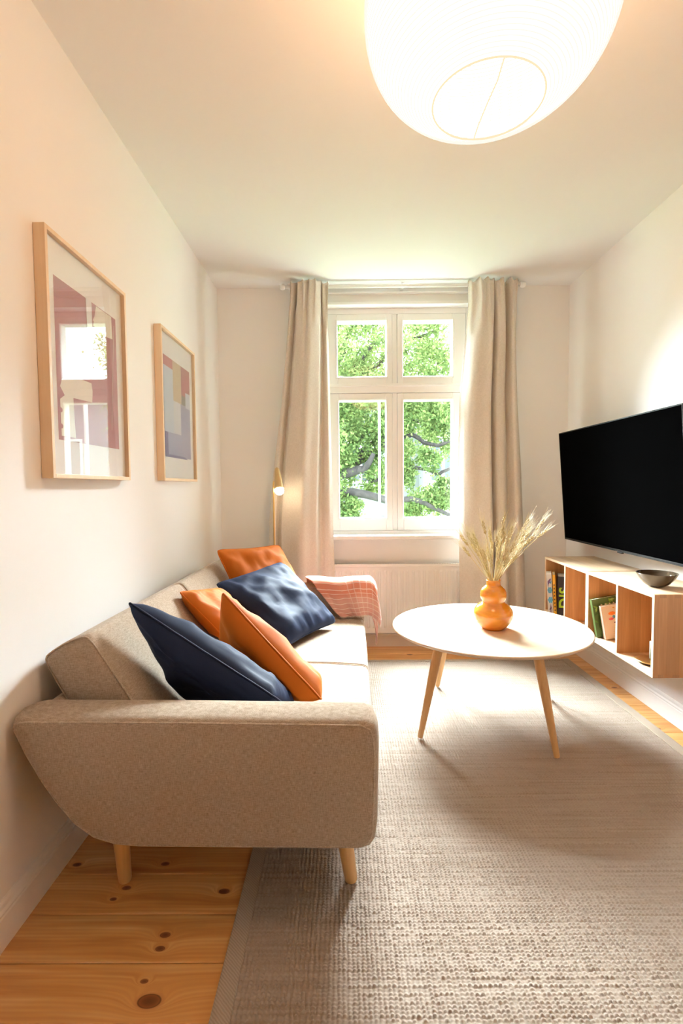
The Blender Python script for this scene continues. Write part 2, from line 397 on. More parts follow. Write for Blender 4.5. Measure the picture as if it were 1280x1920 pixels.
bm = bmesh.new()
for a in ((RX0, RX0 + .047, RY0, RY1), (RX1 - .05, RX1, RY0, RY1), (RX0 + .047, RX1 - .05, RY0, RY0 + .047), (RX0 + .047, RX1 - .05, RY1 - .034, RY1)):
    box_bm(a[0] - .6, a[1] - .6, a[2] - 2, a[3] - 2, 0, .0095, bm, .003)
bm_obj('border', bm, 'rug_border', rug)
box('backing', RX0 + .02 - .6, RX1 - .02 - .6, RY0 + .02 - 2, RY1 - .02 - 2, .0005, .0045, 'rug_border', rug, 0)

# ------------------------------------------------------------------ sofa (local axes at its rear near corner, turned a little)
SOX, SOY = -.889, 1.30
SROT = -.018
sofa = thing('sofa', 'beige woven two-seat sofa with wooden legs along the left wall', 'sofa', (SOX, SOY, 0), (0, 0, SROT))
SL = 1.93   # length
AT = .145
arm_prof = [(.004, .572), (.0, .560), (.030, .493), (.072, .405), (.112, .335), (.155, .280), (.205, .243), (.262, .226), (.33, .2205),
            (.93, .2205), (.952, .228), (.964, .246), (.969, .28), (.974, .49), (.971, .535), (.962, .560), (.94, .570), (.80, .572), (.45, .576), (.03, .577)]
for y0 in (0, SL - AT):
    # loft with rounded outer edges so the panel looks upholstered
    bm = bmesh.new(); rings = []
    cx, cz = .52, .40
    prof_y = [(0, .022), (.006, .010), (.016, .003), (.03, 0), (AT * .5, -.004), (AT - .03, 0), (AT - .016, .003), (AT - .006, .010), (AT, .022)]
    for yy, ins in prof_y:
        ring = []
        for (a, b) in arm_prof:
            d = Vector((cx - a, cz - b)); sx = ins / max(.12, abs(d.x)) * abs(d.x) if False else ins
            na = a + sx * (1 if a < cx else -1) * min(1, abs(d.x) / .3); nb = b + ins * (1 if b < cz else -1) * min(1, abs(d.y) / .08)
            ring.append(bm.verts.new((na, y0 + yy, nb)))
        rings.append(ring)
    n = len(arm_prof)
    for A, B in zip(rings, rings[1:]):
        for i in range(n): bm.faces.new((A[i], A[(i + 1) % n], B[(i + 1) % n], B[i]))
    bm.faces.new(rings[0]); bm.faces.new(rings[-1][::-1])
    arm = bm_obj('armrest', bm, 'sofa', sofa, True)
    md = arm.modifiers.new('sharp', 'EDGE_SPLIT'); md.split_angle = math.radians(70)
    ye = y0 + .006 if y0 == 0 else y0 + AT - .006
    pts = [(a + .012 * (1 if a < cx else -1) * min(1, abs(cx - a) / .3), ye, b + .012 * (1 if b < cz else -1) * min(1, abs(cz - b) / .08)) for a, b in arm_prof]
    bm_obj('seam_piping', tube_bm(pts, .0032, 6, closed=True), 'piping', arm, True)
    yb = y0 + AT - .006 if y0 == 0 else y0 + .006
    pts = [(a + .012 * (1 if a < cx else -1) * min(1, abs(cx - a) / .3), yb, b + .012 * (1 if b < cz else -1) * min(1, abs(cz - b) / .08)) for a, b in arm_prof]
    bm_obj('seam_piping', tube_bm(pts, .0028, 6, closed=True), 'piping', arm, True)
extrude_profile('seat_base', [(.14, .222), (.95, .222), (.955, .245), (.955, .30), (.10, .30), (.12, .25)], AT - .02, SL - AT + .02, 'sofa', sofa, .01)
extrude_profile('back_panel', [(.02, .55), (.035, .50), (.11, .34), (.20, .245), (.25, .24), (.17, .36), (.10, .50), (.075, .56), (.05, .572), (.03, .568)], AT - .03, SL - AT + .03, 'sofa', sofa, .01)
IN0, IN1 = AT + .002, SL - AT - .002; MID = (IN0 + IN1) / 2
def soft_box(name, quad, y0, y1, mat, parent, bulge=.02, rad=.03, nu=10, ny=16):
    """cushion: quad = 4 (x,z) corners round the section, swept from y0 to y1 with rounded ends and puffed faces"""
    cx = sum(p[0] for p in quad) / 4; cz = sum(p[1] for p in quad) / 4
    sec = []
    for i in range(4):
        p, q = Vector(quad[i]), Vector(quad[(i + 1) % 4]); e = q - p; nrm = Vector((e.y, -e.x)).normalized()
        if nrm.dot((p + q) / 2 - Vector((cx, cz))) < 0: nrm = -nrm
        L = e.length
        for k in range(nu):
            s = k / nu
            s2 = .5 - .5 * math.cos(PI * s)
            pt = p + e * s2 + nrm * bulge * (4 * s2 * (1 - s2)) ** .7
            sec.append(pt)
    # round the corners by smoothing
    for _ in range(2): sec = [(sec[i - 1] + sec[i] * 2 + sec[(i + 1) % len(sec)]) / 4 for i in range(len(sec))]
    bm = bmesh.new(); rings = []
    for j in range(ny + 1):
        s = j / ny; s = .5 - .5 * math.cos(PI * s); yy = y0 + (y1 - y0) * s
        edge = min(yy - y0, y1 - yy)
        ins = 0 if edge > rad else rad * (1 - math.sqrt(max(0, 1 - (1 - edge / rad) ** 2)))
        ring = []
        for pt in sec:
            d = Vector((pt.x - cx, pt.y - cz)); L = d.length; d = d * ((L - ins) / L)
            w = .003 * noise.noise((pt.x * 9, yy * 6, pt.y * 9))
            ring.append(bm.verts.new((cx + d.x + w, yy, cz + d.y + w)))
        rings.append(ring)
    n = len(sec)
    for A, B in zip(rings, rings[1:]):
        for i in range(n): bm.faces.new((A[i], A[(i + 1) % n], B[(i + 1) % n], B[i]))
    bm.faces.new(rings[0]); bm.faces.new(rings[-1][::-1])
    o = bm_obj(name, bm, mat, parent, True)
    return o, sec, (cx, cz)
for a, b in ((IN0, MID - .002), (MID + .002, IN1)):
    o, sec, c = soft_box('seat_cushion', [(.22, .300), (.955, .300), (.965, .375), (.22, .375)], a, b, 'sofa', sofa, .016, .022)
    for ye in (a + .008, b - .008):
        pts = []
        for p in sec:
            d = Vector((p.x - c[0], p.y - c[1])); d *= (d.length - .005) / d.length; pts.append((c[0] + d.x, ye, c[1] + d.y))
        bm_obj('seam_piping', tube_bm(pts, .003, 6, closed=True), 'piping', o, True)
BQ = [(.005, .688), (.133, .752), (.345, .405), (.19, .372)]
for a, b in ((IN0 + .005, MID - .004), (MID + .004, IN1 - .004)):
    o, sec, c = soft_box('back_cushion', BQ, a, b, 'sofa', sofa, .012, .02)
    for ye in (a + .007, b - .007):
        pts = []
        for p in sec:
            d = Vector((p.x - c[0], p.y - c[1])); d *= (d.length - .004) / d.length; pts.append((c[0] + d.x, ye, c[1] + d.y))
        bm_obj('seam_piping', tube_bm(pts, .003, 6, closed=True), 'piping', o, True)
for lx, ly, tx, ty in ((.222, .17, -.0, .0), (.885, .165, .0, .0), (.222, SL - .17, 0, 0), (.885, SL - .165, 0, 0)):
    sx = .012 if lx > .5 else -.004; sy = -.0
    zf = .0128 if lx > .6 else 0.001
    bm = tube_bm([(lx + sx, ly, zf), (lx + sx, ly, zf + .006), (lx - .018, ly, .235)], [.016, .019, .0275], 20)
    bm_obj('leg', bm, 'sofa_leg', sofa, True).modifiers.new('es', 'EDGE_SPLIT')

# ------------------------------------------------------------------ cushions
def pillow(name, P, thick, mat, pipe, label, group, wr=.012, seed=0, sag=.05, tagc=False):
    """P: four corners going round; a velvet square pillow with pinched corners and piped edge"""
    P = [Vector(p) for p in P]; c = sum(P, Vector()) / 4
    root = thing(name, label, 'cushion', (c.x, c.y, min(p.z for p in P)), group=group)
    org = Vector(root.location); P = [p - org for p in P]
    nrm = (P[2] - P[0]).cross(P[3] - P[1]).normalized()
    N = 36
    def base(u, v):
        a, b = (u + 1) / 2, (v + 1) / 2
        q = P[0] * (1 - a) * (1 - b) + P[1] * a * (1 - b) + P[2] * a * b + P[3] * (1 - a) * b
        cc = (P[0] + P[1] + P[2] + P[3]) / 4
        pull = sag * ((1 - u * u) * v ** 4 + (1 - v * v) * u ** 4)
        cut = .045 * abs(u) ** 10 * abs(v) ** 10
        return q + (cc - q) * (pull + cut)
    def pt(u, v, side):
        h = ((1 - abs(u) ** 3) * (1 - abs(v) ** 3)) ** .52
        q = base(u, v)
        e = max(abs(u), abs(v)); w = 0
        if wr:
            ang = math.atan2(v, u); rr = math.hypot(u, v)
            f = noise.noise((u * 2.1 + seed, v * 2.1 - seed, side * 3.0 + seed))
            g = 1 - abs(noise.noise((u * 1.7 + v * 1.2 + seed * 2, v * 3.4 - u * .9, seed + side)))
            cr = math.sin(ang * 4 + rr * 2.5) * max(0, rr - .45) * max(0, 1 - e) * 3.0
            fl = noise.noise((u * 5.0 + seed, v * 5.0, side + seed * 3)) * .45
            w = wr * (f * 1.4 + (g ** 3) * 1.1 + cr * .8 + fl) * min(1, (1 - e) * 6)
        return q + nrm * side * (thick * h + w)
    bm = bmesh.new(); S = {}
    us = [math.sin(PI / 2 * (2 * i / N - 1)) for i in range(N + 1)]
    for side in (1, -1):
        for i, u in enumerate(us):
            for j, v in enumerate(us):
                edge = i in (0, N) or j in (0, N)
                if edge and side == -1: S[(side, i, j)] = S[(1, i, j)]
                else: S[(side, i, j)] = bm.verts.new(pt(u, v, side))
        for i in range(N):
            for j in range(N): bm.faces.new((S[(side, i, j)], S[(side, i + 1, j)], S[(side, i + 1, j + 1)], S[(side, i, j + 1)]))
    bm_obj('cover', bm, mat, root, True)
    loop = [base(u, -1) for u in us] + [base(1, v) for v in us[1:]] + [base(u, 1) for u in us[::-1][1:]] + [base(-1, v) for v in us[::-1][1:-1]]
    bm_obj('piping', tube_bm(loop, .0042, 6, closed=True), pipe, root, True)
    if tagc:
        q = base(.72, tagc); d = (q - (P[0] + P[1] + P[2] + P[3]) / 4).normalized(); e = (base(.8, tagc) - base(.64, tagc)).normalized()
        b2 = bmesh.new(); vs = [b2.verts.new(q + e * a * .018 + d * b + nrm * k * .001) for k in (-1, 1) for a, b in ((-1, 0), (1, 0), (1, .012), (-1, .012))]
        for f in ((0, 1, 2, 3), (4, 5, 6, 7), (0, 1, 5, 4), (1, 2, 6, 5), (2, 3, 7, 6), (3, 0, 4, 7)): b2.faces.new([vs[i] for i in f])
        bm_obj('label_tag', b2, 'black', root)
    return root
G = 'velvet cushions on the sofa'
pillow('cushion', [(-.705, 1.61, .822), (-.215, 1.495, .550), (-.16, 1.66, .425), (-.52, 1.76, .425)], .075, 'navy', 'navy_pipe',
       'navy velvet cushion leaning on the near armrest, closest to the camera', G, .011, 1.3)
pillow('cushion', [(-.45, 1.83, .805), (-.078, 1.665, .465), (-.09, 1.86, .43), (-.50, 1.97, .43)], .075, 'orange', 'orange_pipe',
       'orange velvet cushion standing on a corner right behind the front navy cushion', G, .011, 4.7)
pillow('cushion', [(-.70, 2.11, .745), (-.375, 2.05, .43), (-.35, 2.42, .425), (-.64, 2.50, .68)], .048, 'orange', 'orange_pipe',
       'half hidden orange velvet cushion against the sofa back between the two navy cushions', G, .010, 8.1)
pillow('cushion', [(-.665, 2.56, .69), (-.285, 2.37, .42), (-.045, 2.82, .42), (-.375, 2.98, .74)], .062, 'navy', 'navy_pipe',
       'navy velvet cushion lying diagonally on the far seat with a small black tag', G, .013, 2.2, tagc=1)
pillow('cushion', [(-.71, 2.78, .838), (-.525, 2.73, .43), (-.175, 3.035, .43), (-.405, 3.14, .822)], .048, 'orange', 'orange_pipe',
       'orange velvet cushion at the far end of the sofa, behind the rear navy cushion', G, .010, 6.4)

# ------------------------------------------------------------------ throw blanket over the far armrest
t = NT('blanket_stripe'); uvn = t.n('ShaderNodeUVMap'); sp = t.n('ShaderNodeSeparateXYZ', i_0=uvn.outputs[0])
nzv = t.n('ShaderNodeTexNoise', i_Vector=uvn.outputs[0], i_Scale=6.0)
vv = t.math('MULTIPLY_ADD', nzv.outputs[0], .02, sp.outputs[1])
band = t.math('FRACT', t.math('MULTIPLY', vv, 17.0)); thin = t.math('LESS_THAN', band, .13)
band2 = t.math('FRACT', t.math('MULTIPLY', sp.outputs[0], 11.0)); thin2 = t.math('MULTIPLY', t.math('LESS_THAN', band2, .16), t.math('GREATER_THAN', sp.outputs[0], .45))
body = t.ramp(vv, [(.0, (.62, .30, .25)), (.35, (.66, .30, .23)), (.52, (.58, .20, .12)), (.70, (.56, .17, .10)), (.80, (.64, .34, .28)), (1.0, (.60, .30, .25))])
thr = t.n('ShaderNodeTexNoise', i_Vector=uvn.outputs[0], i_Scale=160.0)
body = t.mix(t.math('MULTIPLY', thr.outputs[0], .25), body, (.66, .42, .36))
body = t.mix(t.math('MULTIPLY', thin, .75), body, (.84, .74, .68)); body = t.mix(t.math('MULTIPLY', thin2, .35), body, (.84, .74, .70))
t.set(Base_Color=body, Roughness=.95, Specular_IOR_Level=.1, Sheen_Weight=.2); t.bump(thr.outputs[0], .3, .002); MAT['blanket'] = t.m
AY0, AY1 = SOY + SL - AT + .0, SOY + SL      # far arm in y (before the small turn)
blanket = thing('throw_blanket', 'salmon red striped throw blanket draped over the far armrest', 'blanket', (.0, 3.1, .40))
def drape(u, v):
    # u along the arm (0 = towards wall, 1 = hanging over the front), v across: 0 outer side, 1 inner side near the seat
    path = [(0, (3.262, .36)), (.22, (3.255, .53)), (.30, (3.235, .590)), (.40, (3.18, .604)), (.50, (3.11, .602)), (.57, (3.075, .588)), (.64, (3.058, .545)), (1, (3.030, .395))]
    yy = catmull([(a, b[0]) for a, b in path], v); zz = catmull([(a, b[1]) for a, b in path], v)
    xl = -.245 + .215 * max(0, v - .45) / .55          # left edge slants in going down
    xx = xl + (.150 - xl) * min(1, u / .78)
    if u > .78:                                       # over the front end: fall away down and outward
        s = (u - .78) / .22
        xx += (.052 + .012 * math.sin(v * 9)) * math.sin(s * PI / 2); drop = (.055 + .16 * max(0, .45 - v) / .45) * s ** 1.6
        zz = zz - drop
        yy += .012 * s * math.sin(v * 11)
    bulge = .010 * math.sin(u * 9 + v * 3) * (1 if .05 < v else 0) + .007 * noise.noise((u * 7, v * 8, 2))
    zz += .5 * bulge + .006; yy -= abs(bulge) + .004
    if v > .6: yy -= .014 * math.sin(u * 14 + 1.0) * (v - .6) / .4 + .01 * (v - .6)
    return (xx, yy - 3.1, zz - .40)
grid_obj('cloth', drape, 60, 60, 'blanket', blanket, True, .006, uv=True)
bm = bmesh.new()
for i in range(90):
    u = i / 89; p = Vector(drape(u, 1.0)); r = random.uniform(-.004, .004)
    d = Vector((r, -.012 if u < .7 else 0, -.004)) if u < .78 else Vector((r, -.003, -.014))
    tube_bm([p, p + d * .6, p + d + Vector((r, 0, 0))], .0009, 4, bm)
o = bm_obj('fringe', bm, plain('fringe_cotton', (.80, .68, .60), .9), blanket); o['kind'] = 'stuff'

# ------------------------------------------------------------------ coffee table
TX, TY, TR, TZ = .715, 2.503, .476, .4825
table = thing('coffee_table', 'round light oak coffee table with four splayed tapered legs', 'table', (TX, TY, 0), (0, 0, .30))
bm_obj('tabletop', lathe_bm([(TR - .030, TZ - .022), (TR - .012, TZ - .017), (TR - .002, TZ - .009), (TR, TZ - .005), (TR - .001, TZ - .002), (TR - .004, TZ)], 128), 'table_top', table, True).modifiers.new('es', 'EDGE_SPLIT')
ca, sa = math.cos(-.30), math.sin(-.30)
for fx, fy in ((.342, 2.296), (.534, 2.902), (.900, 2.117), (1.102, 2.724)):
    dx, dy = fx - TX, fy - TY; lx, ly = dx * ca - dy * sa, dx * sa + dy * ca
    top = Vector((lx * .72, ly * .72, TZ - .022)); foot = Vector((lx, ly, .0150))
    bm_obj('leg', tube_bm([foot, foot.lerp(top, .012), foot.lerp(top, .6), top], [.0105, .0125, .0205, .0225], 20), 'table_leg', table, True).modifiers.new('es', 'EDGE_SPLIT')
    pl = lathe_bm([(.034, 0), (.034, .006)], 20); bmesh.ops.translate(pl, verts=pl.verts, vec=(top.x, top.y, TZ - .0285)); bm_obj('leg_mount', pl, 'dark_metal', table)

# ------------------------------------------------------------------ vase and dried wheat
VX, VY = .721, 2.448
t = NT('orange_glass'); nz = t.n('ShaderNodeTexNoise', i_Vector=t.coord((6, 6, 22)), i_Scale=1.0, i_Detail=4.0, i_Distortion=1.2)
t.set(Base_Color=t.ramp(nz.outputs[0], [(.3, (.60, .20, .012)), (.55, (.80, .31, .025)), (.8, (.88, .44, .06))]), Roughness=.06, Specular_IOR_Level=.6, Coat_Weight=1.0, Coat_Roughness=.02,
      Subsurface_Weight=.25, Subsurface_Radius=(.04, .015, .004)); MAT['vase'] = t.m
vase = thing('vase', 'glossy orange glass gourd-shaped vase on the coffee table', 'vase', (VX, VY, TZ))
vp = [(.050, .0), (.052, .004), (.066, .013), (.082, .034), (.0915, .056), (.0945, .074), (.090, .094), (.078, .112), (.064, .124), (.0545, .130), (.0525, .134), (.0545, .139), (.060, .149), (.0630, .164), (.0615, .180), (.054, .196), (.042, .207), (.0355, .2125), (.0335, .217), (.0335, .234), (.0355, .238),
      (.0335, .2395), (.0305, .234), (.0305, .217), (.046, .196), (.0555, .166), (.046, .134), (.082, .078), (.055, .016)]
vp = [(r, z) for r, z in vp]
vb = lathe_bm(vp, 48); bm_obj('glass_body', vb, 'vase', vase, True)
bm_obj('base_disc', lathe_bm([(.044, .0003), (.0505, .0006), (.052, .003), (.044, .0035)], 40), thin_glass('clear_base', (.95, .85, .7)), vase, True)
t = NT('wheat'); oi = t.n('ShaderNodeObjectInfo'); nz = t.n('ShaderNodeTexNoise', i_Vector=t.coord(), i_Scale=60.0)
c = t.mix(oi.outputs['Random'], (.62, .53, .28), (.66, .50, .27)); c = t.mix(t.math('MULTIPLY', nz.outputs[0], .6), c, (.42, .34, .15)); t.set(Base_Color=c, Roughness=.75); MAT['wheat'] = t.m
t = NT('wheat_awn'); t.set(Base_Color=(.80, .72, .50, 1), Roughness=.7, Transmission_Weight=0); MAT['awn'] = t.m
tips = [(10, 270), (45, 400), (190, 235), (130, 230), (215, 300), (320, 85), (420, 165), (650, 70), (640, 120), (580, 230), (790, 140), (760, 220), (970, 100), (900, 170), (1130, 135), (1030, 165), (985, 215),
        (1115, 265), (1225, 250), (1060, 330), (960, 290), (860, 520), (830, 470), (330, 470), (250, 360), (480, 330), (540, 400), (700, 330), (680, 450), (620, 330), (740, 500), (370, 560), (420, 420), (870, 420), (800, 330), (600, 480), (160, 300), (110, 350), (270, 430), (300, 400), (700, 240), (840, 230), (1000, 260), (930, 380), (520, 250), (450, 480), (640, 220), (720, 400)]
ca_, dirs = None, []
def pix_ray(px, py):
    return fw + r2 * ((px - 640) / F_PX) + u2 * ((960 - py) / F_PX)
for i, (a, b) in enumerate(tips):
    px, py = 840 + a / 5.82, 930 + b / 5.82
    d = pix_ray(px, py); yy = VY + random.uniform(-.16, .12); tip = Vector((0, 0, CAM_H)) + d * (yy / d.y)
    mouth = Vector((VX, VY, TZ + .236)); dirv = (tip - mouth); L = dirv.length
    ang = math.atan2(dirv.y, dirv.x); rad = .018 * random.uniform(.3, 1.0)
    m0 = mouth + Vector((math.cos(ang) * rad, math.sin(ang) * rad, 0)); low = m0 - (tip - m0).normalized() * .07
    low.x += (VX - low.x) * .4; low.y += (VY - low.y) * .4
    lab = {0: 'dried wheat stalk leaning farthest left out of the orange vase', 18: 'dried wheat stalk leaning farthest right out of the orange vase'}.get(i, 'dried pale wheat stalk within the bundle standing in the orange vase')
    root = thing('wheat_stalk', lab, 'dried plant', tuple(low), group='dried wheat stalks in the vase')
    bend = Vector((random.uniform(-.012, .012), random.uniform(-.012, .012), .012 * random.uniform(.5, 1.6)))
    def at(s): return low.lerp(tip, s) + bend * 4 * s * (1 - s) - low
    Lt = (tip - low).length
    e0 = 1 - .175 / Lt * random.uniform(.85, 1.0); e1 = e0 + random.uniform(.055, .075) / Lt
    bm_obj('stem', tube_bm([at(e0 * k / 6) for k in range(7)], .0016, 5), 'wheat', root, True)
    bm = bmesh.new(); aw = bmesh.new(); ax = (at(e1) - at(e0)).normalized(); s1 = ax.orthogonal().normalized(); s2 = ax.cross(s1)
    nk = 13
    for k in range(nk):
        q = at(e0 + (e1 - e0) * k / nk); phi = k * 2.4
        sd = (s1 * math.cos(phi) + s2 * math.sin(phi))
        w = .0070 * math.sin(PI * (k + 1.2) / (nk + 1.8)) + .001
        g0 = q + sd * w * .35; g1 = g0 + ax * .0065 + sd * w * .5; g2 = g0 + ax * .0145 + sd * w * .3
        tube_bm([g0, g1, g2], [.0014, .0040, .0005], 5, bm)
        al = random.uniform(.055, .10) * (1 - .3 * k / nk); ad = (ax + sd * random.uniform(.08, .22)).normalized()
        tube_bm([g2, g2 + ad * al * .5, g2 + (ad + sd * .03).normalized() * al], [.0009, .0007, .0003], 3, aw, cap=False)
    ear = bm_obj('ear', bm, 'wheat', root, True)
    o = bm_obj('awns', aw, 'awn', ear, True); o['kind'] = 'stuff'

# ------------------------------------------------------------------ wall shelf units with books
SX0, SX1, SZ0, SZ1, TH = 1.30, XR - .001, .358, .714, .014
def shelf_unit(ya, yb, ym, label, near):
    u = thing('wall_shelf', label, 'shelf', (SX0, ya, SZ0), group='oak box shelves on the right wall')
    def b(n, x0, x1, y0, y1, z0, z1, m, bev=.0012): return box(n, x0 - SX0, x1 - SX0, y0 - ya, y1 - ya, z0 - SZ0, z1 - SZ0, m, u, bev)
    b('top_panel', SX0, SX1, ya + TH, yb - TH, SZ1 - TH, SZ1, 'oak_y'); b('bottom_panel', SX0, SX1, ya + TH, yb - TH, SZ0, SZ0 + TH, 'oak_y')
    n1 = b('side_panel', SX0, SX1, ya, ya + TH, SZ0, SZ1, 'oak_z'); b('side_panel', SX0, SX1, yb - TH, yb, SZ0, SZ1, 'oak_z')
    b('divider', SX0 + .001, SX1 - .012, ym - TH / 2, ym + TH / 2, SZ0 + TH, SZ1 - TH, 'oak_z')
    b('back_panel', SX1 - .012, SX1, ya + TH, yb - TH, SZ0 + TH, SZ1 - TH, 'oak_zy_shaded')
    for zz0, zz1 in ((SZ1 - TH, SZ1 - .0005), (SZ0 + .0005, SZ0 + TH)):
        for k in range(5):
            xx = SX0 + .022 + k * .062
            box('finger_joint', xx - SX0, xx + .028 - SX0, -.0006, TH, zz0 - SZ0, zz1 - SZ0 + (.0006 if zz1 > .5 else 0), 'oak_end', u, 0)
    # pale front edge bands
    for (y0, y1, z0, z1) in ((ya, yb, SZ1 - TH, SZ1), (ya, yb, SZ0, SZ0 + TH), (ya, ya + TH, SZ0 + TH, SZ1 - TH), (yb - TH, yb, SZ0 + TH, SZ1 - TH), (ym - TH / 2, ym + TH / 2, SZ0 + TH, SZ1 - TH)):
        b('front_edge', SX0 - .0012, SX0 + .0002, y0, y1, z0, z1, 'oak_edge', 0)
    return u
shelf_unit(2.117, 2.7045, 2.408, 'oak wall-hung box shelf nearest the camera, with the dark bowl on top', True)
shelf_unit(2.7075, 3.278, 2.982, 'oak wall-hung box shelf in the far corner under the television', False)

def art_print(name, shapes, parent, to3, off=.0002):
    """flat print: each shape a polygon with its own colour, every layer a hair above the last"""
    mats = []; V = []; Fc = []; mi = []
    for k, (col, pts) in enumerate(shapes):
        if col not in mats: mats.append(col)
        i0 = len(V); V += [to3(a, b, off * (k + 1)) for a, b in pts]; Fc.append(tuple(range(i0, i0 + len(pts)))); mi.append(mats.index(col))
    me = bpy.data.meshes.new(name); me.from_pydata(V, [], Fc)
    o = link(name, me, [COL(c) for c in mats], parent)
    for p, m in zip(me.polygons, mi): p.material_index = m
    return o
_cc = {}
def COL(c, rough=.6):
    if c not in _cc: _cc[c] = plain('print_%02d' % len(_cc), c, rough, noise_amt=.05)
    return _cc[c]
def blob(cx, cy, rx, ry, n=10, a0=0): return [(cx + rx * math.cos(a0 + 2 * PI * k / n), cy + ry * math.sin(a0 + 2 * PI * k / n)) for k in range(n)]

def book(label, x0, x1, y0, y1, z0, h, tilt, cov, group, spine_shapes=(), text=None, turn=0):
    """book whose camera-facing side is at y0; tilt turns it about the y axis"""
    u = thing('book', label, 'book', (x0, y0, z0), (0, tilt, turn), group=group)
    w, d = x1 - x0, y1 - y0; cm = COL(cov, .45)
    bm = bmesh.new()
    thin = w < d
    if thin:   # spine towards the camera
        box_bm(0, w, 0, .003, 0, h, bm, .001); box_bm(0, .0025, .002, d, 0, h, bm, .0008); box_bm(w - .0025, w, .002, d, 0, h, bm, .0008)
        box('pages', .0027, w - .0027, .004, d - .004, .003, h - .003, 'paper', u, 0)
    else:      # front cover towards the camera
        box_bm(0, w, 0, .0025, 0, h, bm, .0008); box_bm(0, w, d - .0025, d, 0, h, bm, .0008); box_bm(0, .003, .002, d - .002, 0, h, bm, .0008)
        box('pages', .004, w - .004, .0027, d - .0027, .003, h - .003, 'paper', u, 0)
    bm_obj('cover', bm, cm, u)
    if spine_shapes: art_print('cover_print', [(c, [(a * w, b * h) for a, b in pts]) for c, pts in spine_shapes], u, lambda a, b, o: (a, -o - .0003, b))['kind'] = 'stuff'
    if text:
        body, size, col, (tx, tz) = text
        cu = bpy.data.curves.new('title', 'FONT'); cu.body = body; cu.size = size; cu.extrude = .0002; cu.offset = .0022; cu.space_character = 1.05
        to = bpy.data.objects.new('title_tmp', cu); C.objects.link(to)
        me = bpy.data.meshes.new_from_object(to.evaluated_get(bpy.context.evaluated_depsgraph_get())); bpy.data.objects.remove(to)
        o = link('title', me, COL(col, .4), u)
        o.matrix_local = Matrix.Translation((tx, -.0012, tz)) @ Matrix.Rotation(PI / 2, 4, 'X') @ Matrix.Rotation(PI / 2, 4, 'Z')
    return u
zf = SZ0 + TH + .0006
wht, blu, dbl, plm = (.80, .80, .80), (.10, .38, .62), (.05, .20, .42), (.12, .06, .16)
fl = []
for cy in (.60, .36):
    for k in range(6): fl.append((blu, blob(.55 + .30 * math.cos(k * PI / 3), cy + .05 * math.sin(k * PI / 3), .16, .035, 8)))
    fl.append((dbl, blob(.55, cy, .12, .02, 8)))
fl += [(plm, [(.2, .82), (.75, .90), (.85, .86), (.35, .74), (.30, .68), (.2, .70)]), (dbl, [(.45, .78), (.9, .84), (.8, .76)]), (plm, [(.45, .02), (.58, .02), (.62, .16), (.85, .10), (.62, .22), (.55, .28), (.48, .18), (.25, .12), (.46, .12)])]
GB = 'books in the far shelf'
book('white book with blue flowers on its spine, leftmost in the far shelf', 1.262, 1.293, 3.125, 3.262, zf + .0024, .252, -.06, wht, GB, fl, None, -.37)
yl = [((.06, .03, .02), [(.25, .1 + .09 * k), (.7, .1 + .09 * k), (.6, .145 + .09 * k), (.3, .13 + .09 * k)]) for k in range(8)]
book('thin yellow and black book between the flowered and the black book', 1.293, 1.3095, 3.113, 3.250, zf + .0012, .25, -.05, (.80, .42, .03), GB, yl, None, -.37)
book('thick black book with large lime green lettering DIS on its spine', 1.3105, 1.3905, 3.106, 3.244, zf, .243, 0, (.018, .012, .016), GB, (), ('DIS', .088, (.36, .55, .02), (.070, .045)), -.37)
lf = []
random.seed(3)
for k in range(46):
    a, b, r = random.random(), random.random(), random.uniform(0, 6)
    col = random.choice([(.10, .22, .03), (.22, .36, .05), (.04, .10, .02), (.35, .48, .12)])
    lf.append((col, [(min(1, max(0, a + .10 * math.cos(r + s) * q)), min(1, max(0, b + .07 * math.sin(r + s) * q))) for s, q in ((0, 1), (1.2, .4), (PI, 1), (PI + 1.2, .4))]))
lf += [((.78, .66, .48), [(.22 + .13 * k, .80), (.31 + .13 * k, .80), (.28 + .13 * k, .86), (.24 + .13 * k, .87)]) for k in range(5)]
GB2 = 'books in the near shelf'
book('green leaf-patterned book leaning in the near shelf behind the pale book', 1.326, 1.49, 2.640, 2.662, zf + .001, .204, -.17, (.07, .12, .03), GB2, lf)
org, redc, blc = (.75, .20, .03), (.62, .10, .12), (.08, .25, .42)
pk = [((.03, .02, .03), [(.62, .64), (1.0, .62), (1.0, .96), (.58, .95)])] + [((.55, .45, .40), [(.68, .70 + .06 * k), (.95, .70 + .06 * k), (.95, .72 + .06 * k), (.68, .72 + .06 * k)]) for k in range(4)]
pk += [(org, blob(.38, .76, .14, .055)), (blc, blob(.44, .65, .06, .05)), (redc, blob(.33, .60, .10, .04)), ((.15, .08, .12), blob(.50, .48, .09, .025)), ((.60, .30, .06), blob(.47, .92, .04, .02)), ((.20, .18, .20), blob(.60, .52, .03, .015))]
pk += [((.58, .46, .38), [(.30, .10 + .055 * k), (.95, .10 + .055 * k), (.95, .108 + .055 * k), (.30, .108 + .055 * k)]) for k in range(6)]
book('pale pink book with small coloured pictures in front of the green book', 1.350, 1.482, 2.600, 2.622, zf + .001, .176, -.17, (.74, .62, .53), GB2, pk)

